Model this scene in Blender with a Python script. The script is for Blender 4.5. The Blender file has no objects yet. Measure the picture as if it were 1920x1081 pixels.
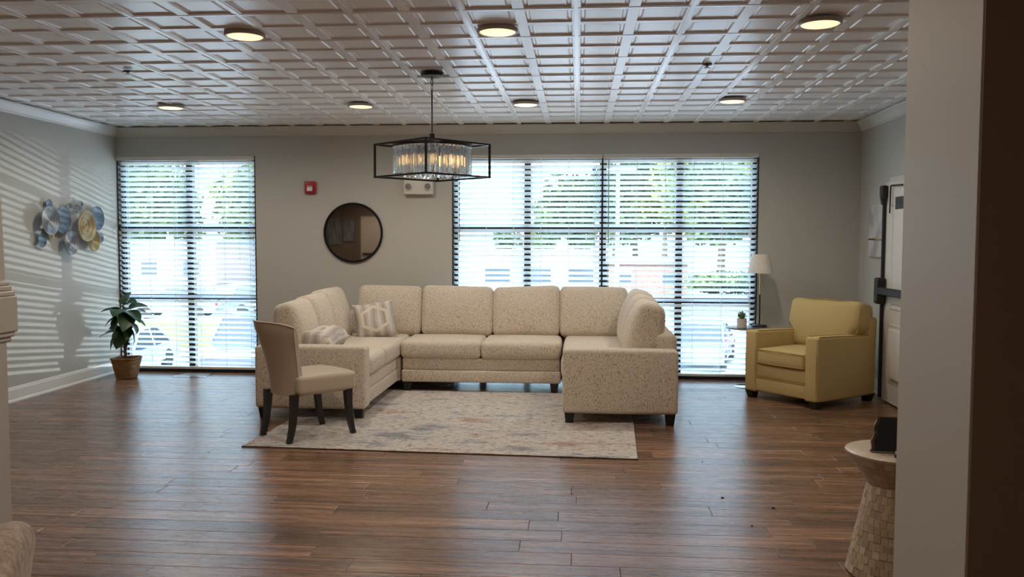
import bpy, bmesh, math, random
from mathutils import Vector, Matrix, Euler
from math import sin, cos, pi, radians, sqrt
random.seed(11)
SC = bpy.context.scene
COL = SC.collection
HC = 1.47            # camera height above the floor

# ------------------------------------------------------------------ camera
cam_d = bpy.data.cameras.new('camera'); cam = bpy.data.objects.new('camera', cam_d); COL.objects.link(cam)
cam_d.sensor_fit = 'HORIZONTAL'; cam_d.sensor_width = 36.0
cam_d.lens = 36.0 * 1591.537 / 1920.0
cam_d.clip_start = 0.05; cam_d.clip_end = 500
_r = Vector((0.99693278, 0.07823064, 0.00223431)); _u = Vector((-0.00665794, 0.056331, 0.99838995)); _f = Vector((-0.07797882, 0.99534255, -0.05667908))
_m = Matrix((( _r.x, _u.x, -_f.x), (_r.y, _u.y, -_f.y), (_r.z, _u.z, -_f.z)))
cam.matrix_world = Matrix.Translation((0, 0, HC)) @ _m.to_4x4()
SC.camera = cam
def project(p):
    d = Vector(p) - Vector((0, 0, HC)); z = d.dot(_f)
    if z <= 0.05: return None
    return 960 + 1591.5 * d.dot(_r) / z, 540.5 - 1591.5 * d.dot(_u) / z

# ------------------------------------------------------------------ world, sun, exposure
SUN_EL, SUN_AZ = radians(48), radians(205)
W = bpy.data.worlds.new('sky'); SC.world = W; W.use_nodes = True
nt = W.node_tree; nt.nodes.clear()
sky = nt.nodes.new('ShaderNodeTexSky'); sky.sky_type = 'NISHITA'; sky.sun_disc = False
sky.sun_elevation = SUN_EL; sky.sun_rotation = SUN_AZ; sky.dust_density = 2.0; sky.air_density = 1.0
bg = nt.nodes.new('ShaderNodeBackground'); bg.inputs['Strength'].default_value = 1.3
out = nt.nodes.new('ShaderNodeOutputWorld')
nt.links.new(sky.outputs[0], bg.inputs[0]); nt.links.new(bg.outputs[0], out.inputs[0])
def lamp(name, kind, loc, energy, color=(1, 1, 1), **kw):
    d = bpy.data.lights.new(name, kind); d.energy = energy; d.color = color
    for k, v in kw.items(): setattr(d, k, v)
    o = bpy.data.objects.new(name, d); o.location = loc; COL.objects.link(o); return o
sun = lamp('sun', 'SUN', (0, -10, 30), 6.5, (1, 0.95, 0.88), angle=radians(0.6))
_sd = Vector((sin(SUN_AZ) * cos(SUN_EL), cos(SUN_AZ) * cos(SUN_EL), sin(SUN_EL)))   # towards the sun
sun.rotation_euler = _sd.to_track_quat('Z', 'Y').to_euler()
# portals only guide the sky's own light through the two windows
for nm, x0, x1 in (('left', -5.086, -3.515), ('right', -1.355, 1.865)):
    a = lamp('portal_' + nm, 'AREA', ((x0 + x1) / 2, 9.32, 1.19), 1.0, shape='RECTANGLE', size=x1 - x0, size_y=2.37)
    a.rotation_euler = (radians(-90), 0, 0); a.data.cycles.is_portal = True
# sunlight thrown back by a windscreen in the car park, up through the left window on to the left wall
gl = lamp('windscreen_glint', 'SPOT', (5.2, 22.0, -1.2), 3600, (0.88, 0.97, 1.0), spot_size=radians(10.5), spot_blend=0.6, shadow_soft_size=0.03)
gl.rotation_euler = (Vector((5.2, 22.0, -1.2)) - Vector((-4.2, 9.1, 0.75))).to_track_quat('Z', 'Y').to_euler()
SC.view_settings.view_transform = 'Standard'; SC.view_settings.look = 'None'
SC.view_settings.gamma = 1.0; SC.view_settings.use_curve_mapping = False
SC.view_settings.exposure = 0.46
SC.cycles.max_bounces = 20; SC.cycles.diffuse_bounces = 5; SC.cycles.glossy_bounces = 4
SC.cycles.transmission_bounces = 20; SC.cycles.transparent_max_bounces = 32
SC.cycles.sample_clamp_indirect = 6.0; SC.cycles.caustics_reflective = False; SC.cycles.caustics_refractive = False
SC.cycles.use_denoising = True
LAMP_W = 38          # each ceiling light

# ------------------------------------------------------------------ materials
def new_mat(name):
    m = bpy.data.materials.new(name); m.use_nodes = True
    n = m.node_tree.nodes; return m, n, m.node_tree.links, n['Principled BSDF']
def M(name, col, rough=0.5, metal=0.0, spec=0.5, emit=None, es=0.0, noise=None, bump=None, coat=0):
    m, n, l, b = new_mat(name)
    b.inputs['Base Color'].default_value = (*col, 1); b.inputs['Roughness'].default_value = rough
    b.inputs['Metallic'].default_value = metal; b.inputs['Specular IOR Level'].default_value = spec
    b.inputs['Coat Weight'].default_value = coat
    if emit: b.inputs['Emission Color'].default_value = (*emit, 1); b.inputs['Emission Strength'].default_value = es
    if noise or bump:
        tc = n.new('ShaderNodeTexCoord')
    if noise:                       # (scale vec, colour2, low, high)
        sc, c2, lo, hi = noise
        mp = n.new('ShaderNodeMapping'); mp.inputs['Scale'].default_value = sc; l.new(tc.outputs['Object'], mp.inputs[0])
        t = n.new('ShaderNodeTexNoise'); t.inputs['Scale'].default_value = 1; t.inputs['Detail'].default_value = 4; l.new(mp.outputs[0], t.inputs[0])
        r = n.new('ShaderNodeMapRange'); r.inputs[1].default_value = lo; r.inputs[2].default_value = hi; l.new(t.outputs[0], r.inputs[0])
        x = n.new('ShaderNodeMix'); x.data_type = 'RGBA'; x.inputs[6].default_value = (*col, 1); x.inputs[7].default_value = (*c2, 1)
        l.new(r.outputs[0], x.inputs[0]); l.new(x.outputs[2], b.inputs['Base Color'])
    if bump:
        sc, st = bump
        mp = n.new('ShaderNodeMapping'); mp.inputs['Scale'].default_value = sc if not isinstance(sc, (int, float)) else (sc, sc, sc); l.new(tc.outputs['Object'], mp.inputs[0])
        t = n.new('ShaderNodeTexNoise'); t.inputs['Scale'].default_value = 1; t.inputs['Detail'].default_value = 3; l.new(mp.outputs[0], t.inputs[0])
        bp = n.new('ShaderNodeBump'); bp.inputs['Strength'].default_value = st; bp.inputs['Distance'].default_value = 0.004
        l.new(t.outputs[0], bp.inputs['Height']); l.new(bp.outputs[0], b.inputs['Normal'])
    return m
def ramp_node(n, stops):
    r = n.new('ShaderNodeValToRGB'); e = r.color_ramp.elements
    e[0].position, e[0].color = stops[0][0], (*stops[0][1], 1); e[1].position, e[1].color = stops[-1][0], (*stops[-1][1], 1)
    for p, c in stops[1:-1]:
        q = e.new(p); q.color = (*c, 1)
    return r

MT = {}
MT['wall'] = M('greige_wall_paint', (0.49, 0.475, 0.43), 0.55, spec=0.35, bump=(120, 0.05))
MT['jamb'] = M('grey_wall_paint', (0.43, 0.435, 0.435), 0.42, spec=0.5, bump=(160, 0.05))
MT['hallwall'] = M('taupe_hall_paint', (0.20, 0.155, 0.125), 0.6)
MT['brown'] = M('dark_brown_paint', (0.21, 0.14, 0.11), 0.6, spec=0.25)
MT['trim'] = M('white_trim_paint', (0.74, 0.73, 0.69), 0.35)
MT['trim_warm'] = M('cream_trim_paint', (0.60, 0.58, 0.52), 0.35)
MT['col'] = M('column_paint', (0.55, 0.535, 0.51), 0.45)
MT['tile'] = M('ceiling_tile_plastic', (0.92, 0.92, 0.91), 0.30, spec=0.6, bump=((14, 14, 14), 0.05))
MT['tee'] = M('ceiling_tee_white', (0.93, 0.94, 0.94), 0.22)
MT['bronze'] = M('dark_bronze_aluminium', (0.012, 0.013, 0.014), 0.4, spec=0.4)
MT['black'] = M('black_metal', (0.006, 0.006, 0.007), 0.35)
MT['blackpaint'] = M('black_plastic', (0.010, 0.010, 0.012), 0.4)
MT['legwood'] = M('ebony_wood', (0.012, 0.009, 0.008), 0.32)
MT['slat'] = None
def slat_mat():
    m, n, l, b = new_mat('white_blind_slat')
    b.inputs['Base Color'].default_value = (0.90, 0.90, 0.87, 1); b.inputs['Roughness'].default_value = 0.45
    t = n.new('ShaderNodeBsdfTranslucent'); t.inputs[0].default_value = (0.97, 0.98, 0.96, 1)
    x = n.new('ShaderNodeMixShader'); x.inputs[0].default_value = 0.68
    o = n['Material Output']; l.new(b.outputs[0], x.inputs[1]); l.new(t.outputs[0], x.inputs[2]); l.new(x.outputs[0], o.inputs[0])
    return m
MT['slat'] = slat_mat()
MT['headrail'] = M('blind_valance_cream', (0.66, 0.63, 0.55), 0.4)
MT['cord'] = M('blind_cord', (0.70, 0.72, 0.70), 0.8)
MT['wand'] = M('clear_grey_wand', (0.25, 0.24, 0.22), 0.25)
def glass_mat(name, fac=0.06, col=(1, 1, 1)):
    m, n, l, b = new_mat(name); n.remove(b)
    t = n.new('ShaderNodeBsdfTransparent'); t.inputs[0].default_value = (*col, 1)
    g = n.new('ShaderNodeBsdfGlossy'); g.inputs['Roughness'].default_value = 0.02
    x = n.new('ShaderNodeMixShader'); x.inputs[0].default_value = fac
    l.new(t.outputs[0], x.inputs[1]); l.new(g.outputs[0], x.inputs[2]); l.new(x.outputs[0], n['Material Output'].inputs[0]); return m
MT['pane'] = glass_mat('window_glass', 0.05, (0.93, 0.97, 0.96))
def crystal_mat():
    m, n, l, b = new_mat('crystal_glass')
    b.inputs['Base Color'].default_value = (1, 1, 1, 1); b.inputs['Roughness'].default_value = 0.0
    b.inputs['Transmission Weight'].default_value = 1.0; b.inputs['IOR'].default_value = 1.5
    t = n.new('ShaderNodeBsdfTransparent'); t.inputs[0].default_value = (0.97, 0.98, 0.99, 1)
    d = n.new('ShaderNodeBsdfDiffuse'); d.inputs[0].default_value = (0.9, 0.92, 0.95, 1)
    x = n.new('ShaderNodeMixShader'); x.inputs[0].default_value = 0.35; l.new(b.outputs[0], x.inputs[1]); l.new(t.outputs[0], x.inputs[2])
    y = n.new('ShaderNodeMixShader'); y.inputs[0].default_value = 0.06; l.new(x.outputs[0], y.inputs[1]); l.new(d.outputs[0], y.inputs[2])
    l.new(y.outputs[0], n['Material Output'].inputs[0]); return m
MT['crystal'] = crystal_mat()
MT['mirror'] = M('mirror_glass', (0.62, 0.60, 0.58), 0.03, metal=1.0)
MT['diffuser'] = M('lamp_diffuser', (0.9, 0.85, 0.75), 0.5, emit=(1.0, 0.64, 0.34), es=1.2)
MT['bulb'] = M('candle_bulb', (0.9, 0.7, 0.4), 0.3, emit=(1.0, 0.6, 0.25), es=2.5)
MT['lightring'] = M('lamp_ring_grey', (0.42, 0.38, 0.35), 0.4)
MT['redplastic'] = M('red_plastic', (0.38, 0.008, 0.015), 0.35)
MT['whiteplastic'] = M('white_plastic', (0.66, 0.62, 0.56), 0.4)
MT['lens'] = M('clear_lens', (0.75, 0.76, 0.76), 0.1)
MT['greylens'] = M('grey_lens', (0.22, 0.21, 0.20), 0.2)
MT['silver'] = M('brushed_silver', (0.33, 0.37, 0.42), 0.45, metal=0.35)
MT['bluegrey'] = M('blue_grey_patina', (0.065, 0.10, 0.15), 0.6, noise=((30, 30, 30), (0.10, 0.14, 0.19), 0.4, 0.7))
MT['gold'] = M('pale_gold', (0.47, 0.39, 0.225), 0.48, metal=0.3)
MT['brass'] = M('brass_tube', (0.70, 0.52, 0.26), 0.3, metal=0.7)
MT['chrome'] = M('chrome', (0.75, 0.75, 0.76), 0.12, metal=1.0)
MT['tabletop'] = M('dark_glass_table_top', (0.11, 0.11, 0.10), 0.12)
MT['shade'] = M('white_linen_shade', (0.72, 0.69, 0.63), 0.85, noise=((160, 160, 40), (0.55, 0.52, 0.47), 0.45, 0.7))
MT['basket'] = M('woven_brown_rush', (0.34, 0.175, 0.065), 0.75, noise=((40, 40, 160), (0.15, 0.07, 0.025), 0.35, 0.65), bump=((60, 60, 220), 0.9))
MT['leaf'] = M('dark_green_leaf', (0.022, 0.070, 0.020), 0.38, noise=((9, 9, 9), (0.05, 0.12, 0.03), 0.45, 0.75))
MT['stem'] = M('plant_stem_bark', (0.07, 0.05, 0.035), 0.8)
MT['soil'] = M('soil', (0.05, 0.035, 0.02), 0.95)
MT['ceramic'] = M('white_ceramic', (0.62, 0.58, 0.54), 0.45)
MT['succ'] = M('succulent_green', (0.10, 0.17, 0.035), 0.5)
MT['petal'] = M('white_petal', (0.75, 0.75, 0.70), 0.6)
MT['leather'] = M('beige_chair_leather', (0.50, 0.42, 0.325), 0.45, spec=0.35, bump=(200, 0.08))
MT['mustard'] = M('mustard_weave', (0.56, 0.425, 0.195), 0.85, spec=0.2, noise=((240, 240, 240), (0.47, 0.35, 0.15), 0.4, 0.6), bump=(320, 0.35))
MT['mustardpipe'] = M('mustard_piping', (0.40, 0.26, 0.10), 0.85, spec=0.2)
MT['doorpaint'] = M('white_door_paint', (0.66, 0.62, 0.56), 0.4)
MT['floorbase'] = M('floor_underlay', (0.035, 0.022, 0.016), 0.8)
MT['label'] = M('white_card', (0.7, 0.7, 0.68), 0.6)
MT['liveedge'] = M('live_edge_wood', (0.13, 0.065, 0.03), 0.6, noise=((20, 20, 90), (0.05, 0.025, 0.012), 0.4, 0.65))
MT['crumb'] = M('dark_crumb', (0.01, 0.008, 0.007), 0.9)
MT['vent'] = M('pale_metal_register', (0.42, 0.44, 0.44), 0.35, metal=0.3)
MT['bufftag'] = M('cream_tag', (0.6, 0.55, 0.45), 0.7)

def ringed(m):                     # concentric spun grooves, their shading painted in as dark and light rings
    n, l = m.node_tree.nodes, m.node_tree.links; b = n['Principled BSDF']; c = tuple(b.inputs['Base Color'].default_value)[:3]
    tc = n.new('ShaderNodeTexCoord'); wv = n.new('ShaderNodeTexWave'); wv.wave_type = 'RINGS'; wv.rings_direction = 'X'; wv.inputs['Scale'].default_value = 24; wv.inputs['Distortion'].default_value = 0.4; wv.inputs['Detail'].default_value = 1
    l.new(tc.outputs['Object'], wv.inputs[0]); r = ramp_node(n, [(0.15, tuple(q * .5 for q in c)), (0.6, tuple(min(1, q * 1.25) for q in c))]); l.new(wv.outputs['Fac'], r.inputs[0]); l.new(r.outputs[0], b.inputs['Base Color'])
ringed(MT['silver']); ringed(MT['gold'])
def sofa_mat():
    m, n, l, b = new_mat('cream_flecked_chenille')
    tc = n.new('ShaderNodeTexCoord')
    def noise(sc, det, lo, hi):
        mp = n.new('ShaderNodeMapping'); mp.inputs['Scale'].default_value = sc; l.new(tc.outputs['Object'], mp.inputs[0])
        t = n.new('ShaderNodeTexNoise'); t.inputs['Scale'].default_value = 1; t.inputs['Detail'].default_value = det; l.new(mp.outputs[0], t.inputs[0])
        r = n.new('ShaderNodeMapRange'); r.inputs[1].default_value = lo; r.inputs[2].default_value = hi; l.new(t.outputs[0], r.inputs[0]); return r, t
    a, _ = noise((70, 70, 70), 2, 0.35, 0.65)
    f1, t1 = noise((280, 280, 75), 2, 0.50, 0.62)
    f2, _ = noise((230, 230, 52), 2, 0.595, 0.66)
    x1 = n.new('ShaderNodeMix'); x1.data_type = 'RGBA'; x1.inputs[6].default_value = (0.72, 0.64, 0.53, 1); x1.inputs[7].default_value = (0.66, 0.575, 0.465, 1); l.new(a.outputs[0], x1.inputs[0])
    x2 = n.new('ShaderNodeMix'); x2.data_type = 'RGBA'; x2.inputs[7].default_value = (0.47, 0.375, 0.28, 1); l.new(f1.outputs[0], x2.inputs[0]); l.new(x1.outputs[2], x2.inputs[6])
    x3 = n.new('ShaderNodeMix'); x3.data_type = 'RGBA'; x3.inputs[7].default_value = (0.20, 0.14, 0.10, 1); l.new(f2.outputs[0], x3.inputs[0]); l.new(x2.outputs[2], x3.inputs[6])
    l.new(x3.outputs[2], b.inputs['Base Color'])
    bp = n.new('ShaderNodeBump'); bp.inputs['Strength'].default_value = 0.35; bp.inputs['Distance'].default_value = 0.003; l.new(t1.outputs[0], bp.inputs['Height']); l.new(bp.outputs[0], b.inputs['Normal'])
    b.inputs['Roughness'].default_value = 0.92; b.inputs['Specular IOR Level'].default_value = 0.15
    b.inputs['Sheen Weight'].default_value = 0.15
    return m
MT['sofa'] = sofa_mat()

def velvet_mat():
    m, n, l, b = new_mat('crushed_beige_velvet')
    tc = n.new('ShaderNodeTexCoord'); t = n.new('ShaderNodeTexNoise'); t.inputs['Scale'].default_value = 38; t.inputs['Detail'].default_value = 6; t.inputs['Roughness'].default_value = 0.7
    l.new(tc.outputs['Object'], t.inputs[0]); r = ramp_node(n, [(0.35, (0.20, 0.125, 0.085)), (0.5, (0.36, 0.26, 0.19)), (0.66, (0.55, 0.46, 0.37))]); l.new(t.outputs[0], r.inputs[0])
    l.new(r.outputs[0], b.inputs['Base Color']); b.inputs['Roughness'].default_value = 0.8; b.inputs['Sheen Weight'].default_value = 0.4; return m
MT['velvet'] = velvet_mat()

def plank_mat():
    m, n, l, b = new_mat('brown_oak_plank')
    tc = n.new('ShaderNodeTexCoord'); oi = n.new('ShaderNodeObjectInfo')
    mul = n.new('ShaderNodeMath'); mul.operation = 'MULTIPLY'; mul.inputs[1].default_value = 91.7; l.new(oi.outputs['Random'], mul.inputs[0])
    add = n.new('ShaderNodeVectorMath'); add.operation = 'ADD'; cmb = n.new('ShaderNodeCombineXYZ'); l.new(mul.outputs[0], cmb.inputs[0]); l.new(mul.outputs[0], cmb.inputs[1])
    l.new(tc.outputs['Object'], add.inputs[0]); l.new(cmb.outputs[0], add.inputs[1])
    def noise(sc, det, rough=0.55):
        mp = n.new('ShaderNodeMapping'); mp.inputs['Scale'].default_value = sc; l.new(add.outputs[0], mp.inputs[0])
        t = n.new('ShaderNodeTexNoise'); t.inputs['Scale'].default_value = 1; t.inputs['Detail'].default_value = det; t.inputs['Roughness'].default_value = rough; l.new(mp.outputs[0], t.inputs[0]); return t
    a = noise((0.9, 22, 1), 3); g = noise((5, 170, 1), 4, 0.65)
    ra = ramp_node(n, [(0.28, (0.068, 0.034, 0.019)), (0.44, (0.160, 0.083, 0.047)), (0.56, (0.235, 0.125, 0.070)), (0.72, (0.38, 0.215, 0.128))])
    l.new(a.outputs[0], ra.inputs[0])
    rg = n.new('ShaderNodeMapRange'); rg.inputs[1].default_value = 0.3; rg.inputs[2].default_value = 0.7; rg.inputs[3].default_value = 0.72; rg.inputs[4].default_value = 1.22; l.new(g.outputs[0], rg.inputs[0])
    rr = n.new('ShaderNodeMapRange'); rr.inputs[3].default_value = 0.72; rr.inputs[4].default_value = 1.30; l.new(oi.outputs['Random'], rr.inputs[0])
    mm = n.new('ShaderNodeMath'); mm.operation = 'MULTIPLY'; l.new(rg.outputs[0], mm.inputs[0]); l.new(rr.outputs[0], mm.inputs[1])
    sc = n.new('ShaderNodeVectorMath'); sc.operation = 'SCALE'; l.new(ra.outputs[0], sc.inputs[0]); l.new(mm.outputs[0], sc.inputs['Scale'])
    l.new(sc.outputs[0], b.inputs['Base Color'])
    ro = n.new('ShaderNodeMapRange'); ro.inputs[3].default_value = 0.19; ro.inputs[4].default_value = 0.36; l.new(g.outputs[0], ro.inputs[0]); l.new(ro.outputs[0], b.inputs['Roughness'])
    bp = n.new('ShaderNodeBump'); bp.inputs['Strength'].default_value = 0.22; bp.inputs['Distance'].default_value = 0.002; l.new(g.outputs[0], bp.inputs['Height']); l.new(bp.outputs[0], b.inputs['Normal'])
    b.inputs['Specular IOR Level'].default_value = 0.75
    return m
MT['plank'] = plank_mat()

def rug_mat():
    m, n, l, b = new_mat('distressed_rug_pile')
    tc = n.new('ShaderNodeTexCoord')
    def noise(sc, det, rough=0.6):
        mp = n.new('ShaderNodeMapping'); mp.inputs['Scale'].default_value = sc; l.new(tc.outputs['Object'], mp.inputs[0])
        t = n.new('ShaderNodeTexNoise'); t.inputs['Scale'].default_value = 1; t.inputs['Detail'].default_value = det; t.inputs['Roughness'].default_value = rough; l.new(mp.outputs[0], t.inputs[0]); return t
    big = noise((1.3, 3.0, 1), 5); mid = noise((14, 40, 1), 8, 0.78); fine = noise((110, 190, 1), 3, 0.7)
    r1 = ramp_node(n, [(0.36, (0.33, 0.33, 0.36)), (0.44, (0.62, 0.59, 0.56)), (0.55, (0.66, 0.61, 0.56)), (0.64, (0.50, 0.37, 0.31))]); l.new(big.outputs[0], r1.inputs[0])
    r2 = ramp_node(n, [(0.405, (0.22, 0.20, 0.19)), (0.475, (0.78, 0.77, 0.76)), (0.55, (1.0, 0.99, 0.97)), (0.62, (0.58, 0.44, 0.38))]); l.new(mid.outputs[0], r2.inputs[0])
    x = n.new('ShaderNodeMix'); x.data_type = 'RGBA'; x.blend_type = 'MULTIPLY'; x.inputs[0].default_value = 0.9; l.new(r1.outputs[0], x.inputs[6]); l.new(r2.outputs[0], x.inputs[7])
    rf = n.new('ShaderNodeMapRange'); rf.inputs[1].default_value = 0.3; rf.inputs[2].default_value = 0.7; rf.inputs[3].default_value = 0.55; rf.inputs[4].default_value = 1.38; l.new(fine.outputs[0], rf.inputs[0])
    sc = n.new('ShaderNodeVectorMath'); sc.operation = 'SCALE'; l.new(x.outputs[2], sc.inputs[0]); l.new(rf.outputs[0], sc.inputs['Scale']); l.new(sc.outputs[0], b.inputs['Base Color'])
    bp = n.new('ShaderNodeBump'); bp.inputs['Strength'].default_value = 0.5; bp.inputs['Distance'].default_value = 0.004; l.new(fine.outputs[0], bp.inputs['Height']); l.new(bp.outputs[0], b.inputs['Normal'])
    b.inputs['Roughness'].default_value = 0.95; b.inputs['Specular IOR Level'].default_value = 0.1; return m
MT['rug'] = rug_mat(); MT['rugedge'] = M('rug_binding', (0.05, 0.035, 0.03), 0.9)

def pillow_mat():
    m, n, l, b = new_mat('ikat_pillow_print')
    tc = n.new('ShaderNodeTexCoord'); sp = n.new('ShaderNodeSeparateXYZ'); l.new(tc.outputs['Object'], sp.inputs[0])
    def math_(op, a, c=None):
        k = n.new('ShaderNodeMath'); k.operation = op
        for i, v in enumerate((a, c)):
            if v is None: continue
            if isinstance(v, (int, float)): k.inputs[i].default_value = v
            else: l.new(v, k.inputs[i])
        return k.outputs[0]
    ax = math_('ABSOLUTE', sp.outputs[0]); ay = math_('ABSOLUTE', sp.outputs[2])
    hexd = math_('MAXIMUM', math_('MULTIPLY', ax, 1.05), math_('ADD', math_('MULTIPLY', ax, 0.55), ay))
    band = math_('PINGPONG', hexd, 0.075)
    isband = math_('LESS_THAN', math_('ABSOLUTE', math_('SUBTRACT', math_('MODULO', hexd, 0.17), 0.128)), 0.016)
    st = n.new('ShaderNodeTexWave'); st.inputs['Scale'].default_value = 3.2; st.inputs['Distortion'].default_value = 2.0; st.inputs['Detail'].default_value = 2; l.new(tc.outputs['Object'], st.inputs[0])
    r = ramp_node(n, [(0.1, (0.40, 0.345, 0.31)), (0.45, (0.55, 0.50, 0.44)), (0.62, (0.40, 0.375, 0.38)), (0.9, (0.62, 0.56, 0.48))]); l.new(st.outputs[0], r.inputs[0])
    x = n.new('ShaderNodeMix'); x.data_type = 'RGBA'; l.new(isband, x.inputs[0]); l.new(r.outputs[0], x.inputs[6]); x.inputs[7].default_value = (0.68, 0.60, 0.50, 1)
    l.new(x.outputs[2], b.inputs['Base Color']); b.inputs['Roughness'].default_value = 0.9; return m
MT['pillow'] = pillow_mat()

def shell_mat():
    m, n, l, b = new_mat('mother_of_pearl_tile')
    oi = n.new('ShaderNodeObjectInfo'); tc = n.new('ShaderNodeTexCoord'); t = n.new('ShaderNodeTexNoise'); t.inputs['Scale'].default_value = 45; l.new(tc.outputs['Object'], t.inputs[0])
    ad = n.new('ShaderNodeMath'); ad.operation = 'ADD'; l.new(oi.outputs['Random'], ad.inputs[0]); l.new(t.outputs[0], ad.inputs[1])
    r = ramp_node(n, [(0.3, (0.36, 0.28, 0.19)), (0.8, (0.50, 0.41, 0.30)), (1.0, (0.60, 0.52, 0.40))])
    hf = n.new('ShaderNodeMath'); hf.operation = 'MULTIPLY'; hf.inputs[1].default_value = 0.62; l.new(ad.outputs[0], hf.inputs[0]); l.new(hf.outputs[0], r.inputs[0]); l.new(r.outputs[0], b.inputs['Base Color'])
    b.inputs['Roughness'].default_value = 0.28; return m
MT['shell'] = shell_mat(); MT['grout'] = M('shell_table_grout', (0.30, 0.235, 0.16), 0.7)
MT['canvas1'] = M('abstract_canvas', (0.56, 0.54, 0.52), 0.8, noise=((6, 6, 5), (0.36, 0.34, 0.34), 0.42, 0.62))
MT['goldleaf'] = M('gold_streak', (0.45, 0.36, 0.16), 0.4, metal=0.6)
MT['canvas2'] = M('blue_grey_canvas', (0.30, 0.32, 0.36), 0.8, noise=((40, 40, 3), (0.12, 0.13, 0.15), 0.4, 0.6))
# outdoors
MT['asphalt'] = M('pale_concrete_lot', (0.58, 0.60, 0.60), 0.8, noise=((0.4, 0.4, 0.4), (0.50, 0.52, 0.52), 0.4, 0.6))
MT['road'] = M('blue_grey_asphalt', (0.13, 0.15, 0.18), 0.8, noise=((0.5, 0.5, 0.5), (0.10, 0.12, 0.145), 0.4, 0.6))
MT['grass'] = M('sunny_grass', (0.14, 0.18, 0.035), 0.9, noise=((2, 2, 2), (0.10, 0.14, 0.03), 0.4, 0.6))
MT['white_wall'] = M('white_stucco', (0.29, 0.29, 0.30), 0.8)
MT['brick'] = M('pink_brick', (0.20, 0.11, 0.095), 0.85, noise=((3, 3, 14), (0.14, 0.075, 0.065), 0.4, 0.6))
MT['pinkwall'] = M('pale_pink_siding', (0.30, 0.23, 0.21), 0.8)
MT['roofgrey'] = M('grey_roof', (0.16, 0.17, 0.19), 0.8)
MT['darkglass'] = M('dark_glazing', (0.04, 0.06, 0.08), 0.08)
MT['leafy'] = M('tree_foliage', (0.075, 0.12, 0.04), 0.7, noise=((0.5, 0.5, 0.5), (0.018, 0.045, 0.026), 0.42, 0.58))
MT['leafy2'] = M('yellow_green_foliage', (0.19, 0.23, 0.05), 0.7, noise=((0.6, 0.6, 0.6), (0.05, 0.10, 0.03), 0.42, 0.6))
MT['bark'] = M('tree_bark', (0.10, 0.075, 0.055), 0.9)
MT['polewood'] = M('pale_pole', (0.26, 0.26, 0.28), 0.8)
MT['tyre'] = M('tyre_rubber', (0.012, 0.012, 0.013), 0.8)
for k, c in dict(car_blue=(0.12, 0.22, 0.34), car_white=(0.42, 0.45, 0.48), car_red=(0.36, 0.02, 0.04), car_grey=(0.09, 0.12, 0.16), car_silver=(0.26, 0.30, 0.34)).items():
    MT[k] = M(k + '_paint', c, 0.25, coat=0.5)

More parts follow.
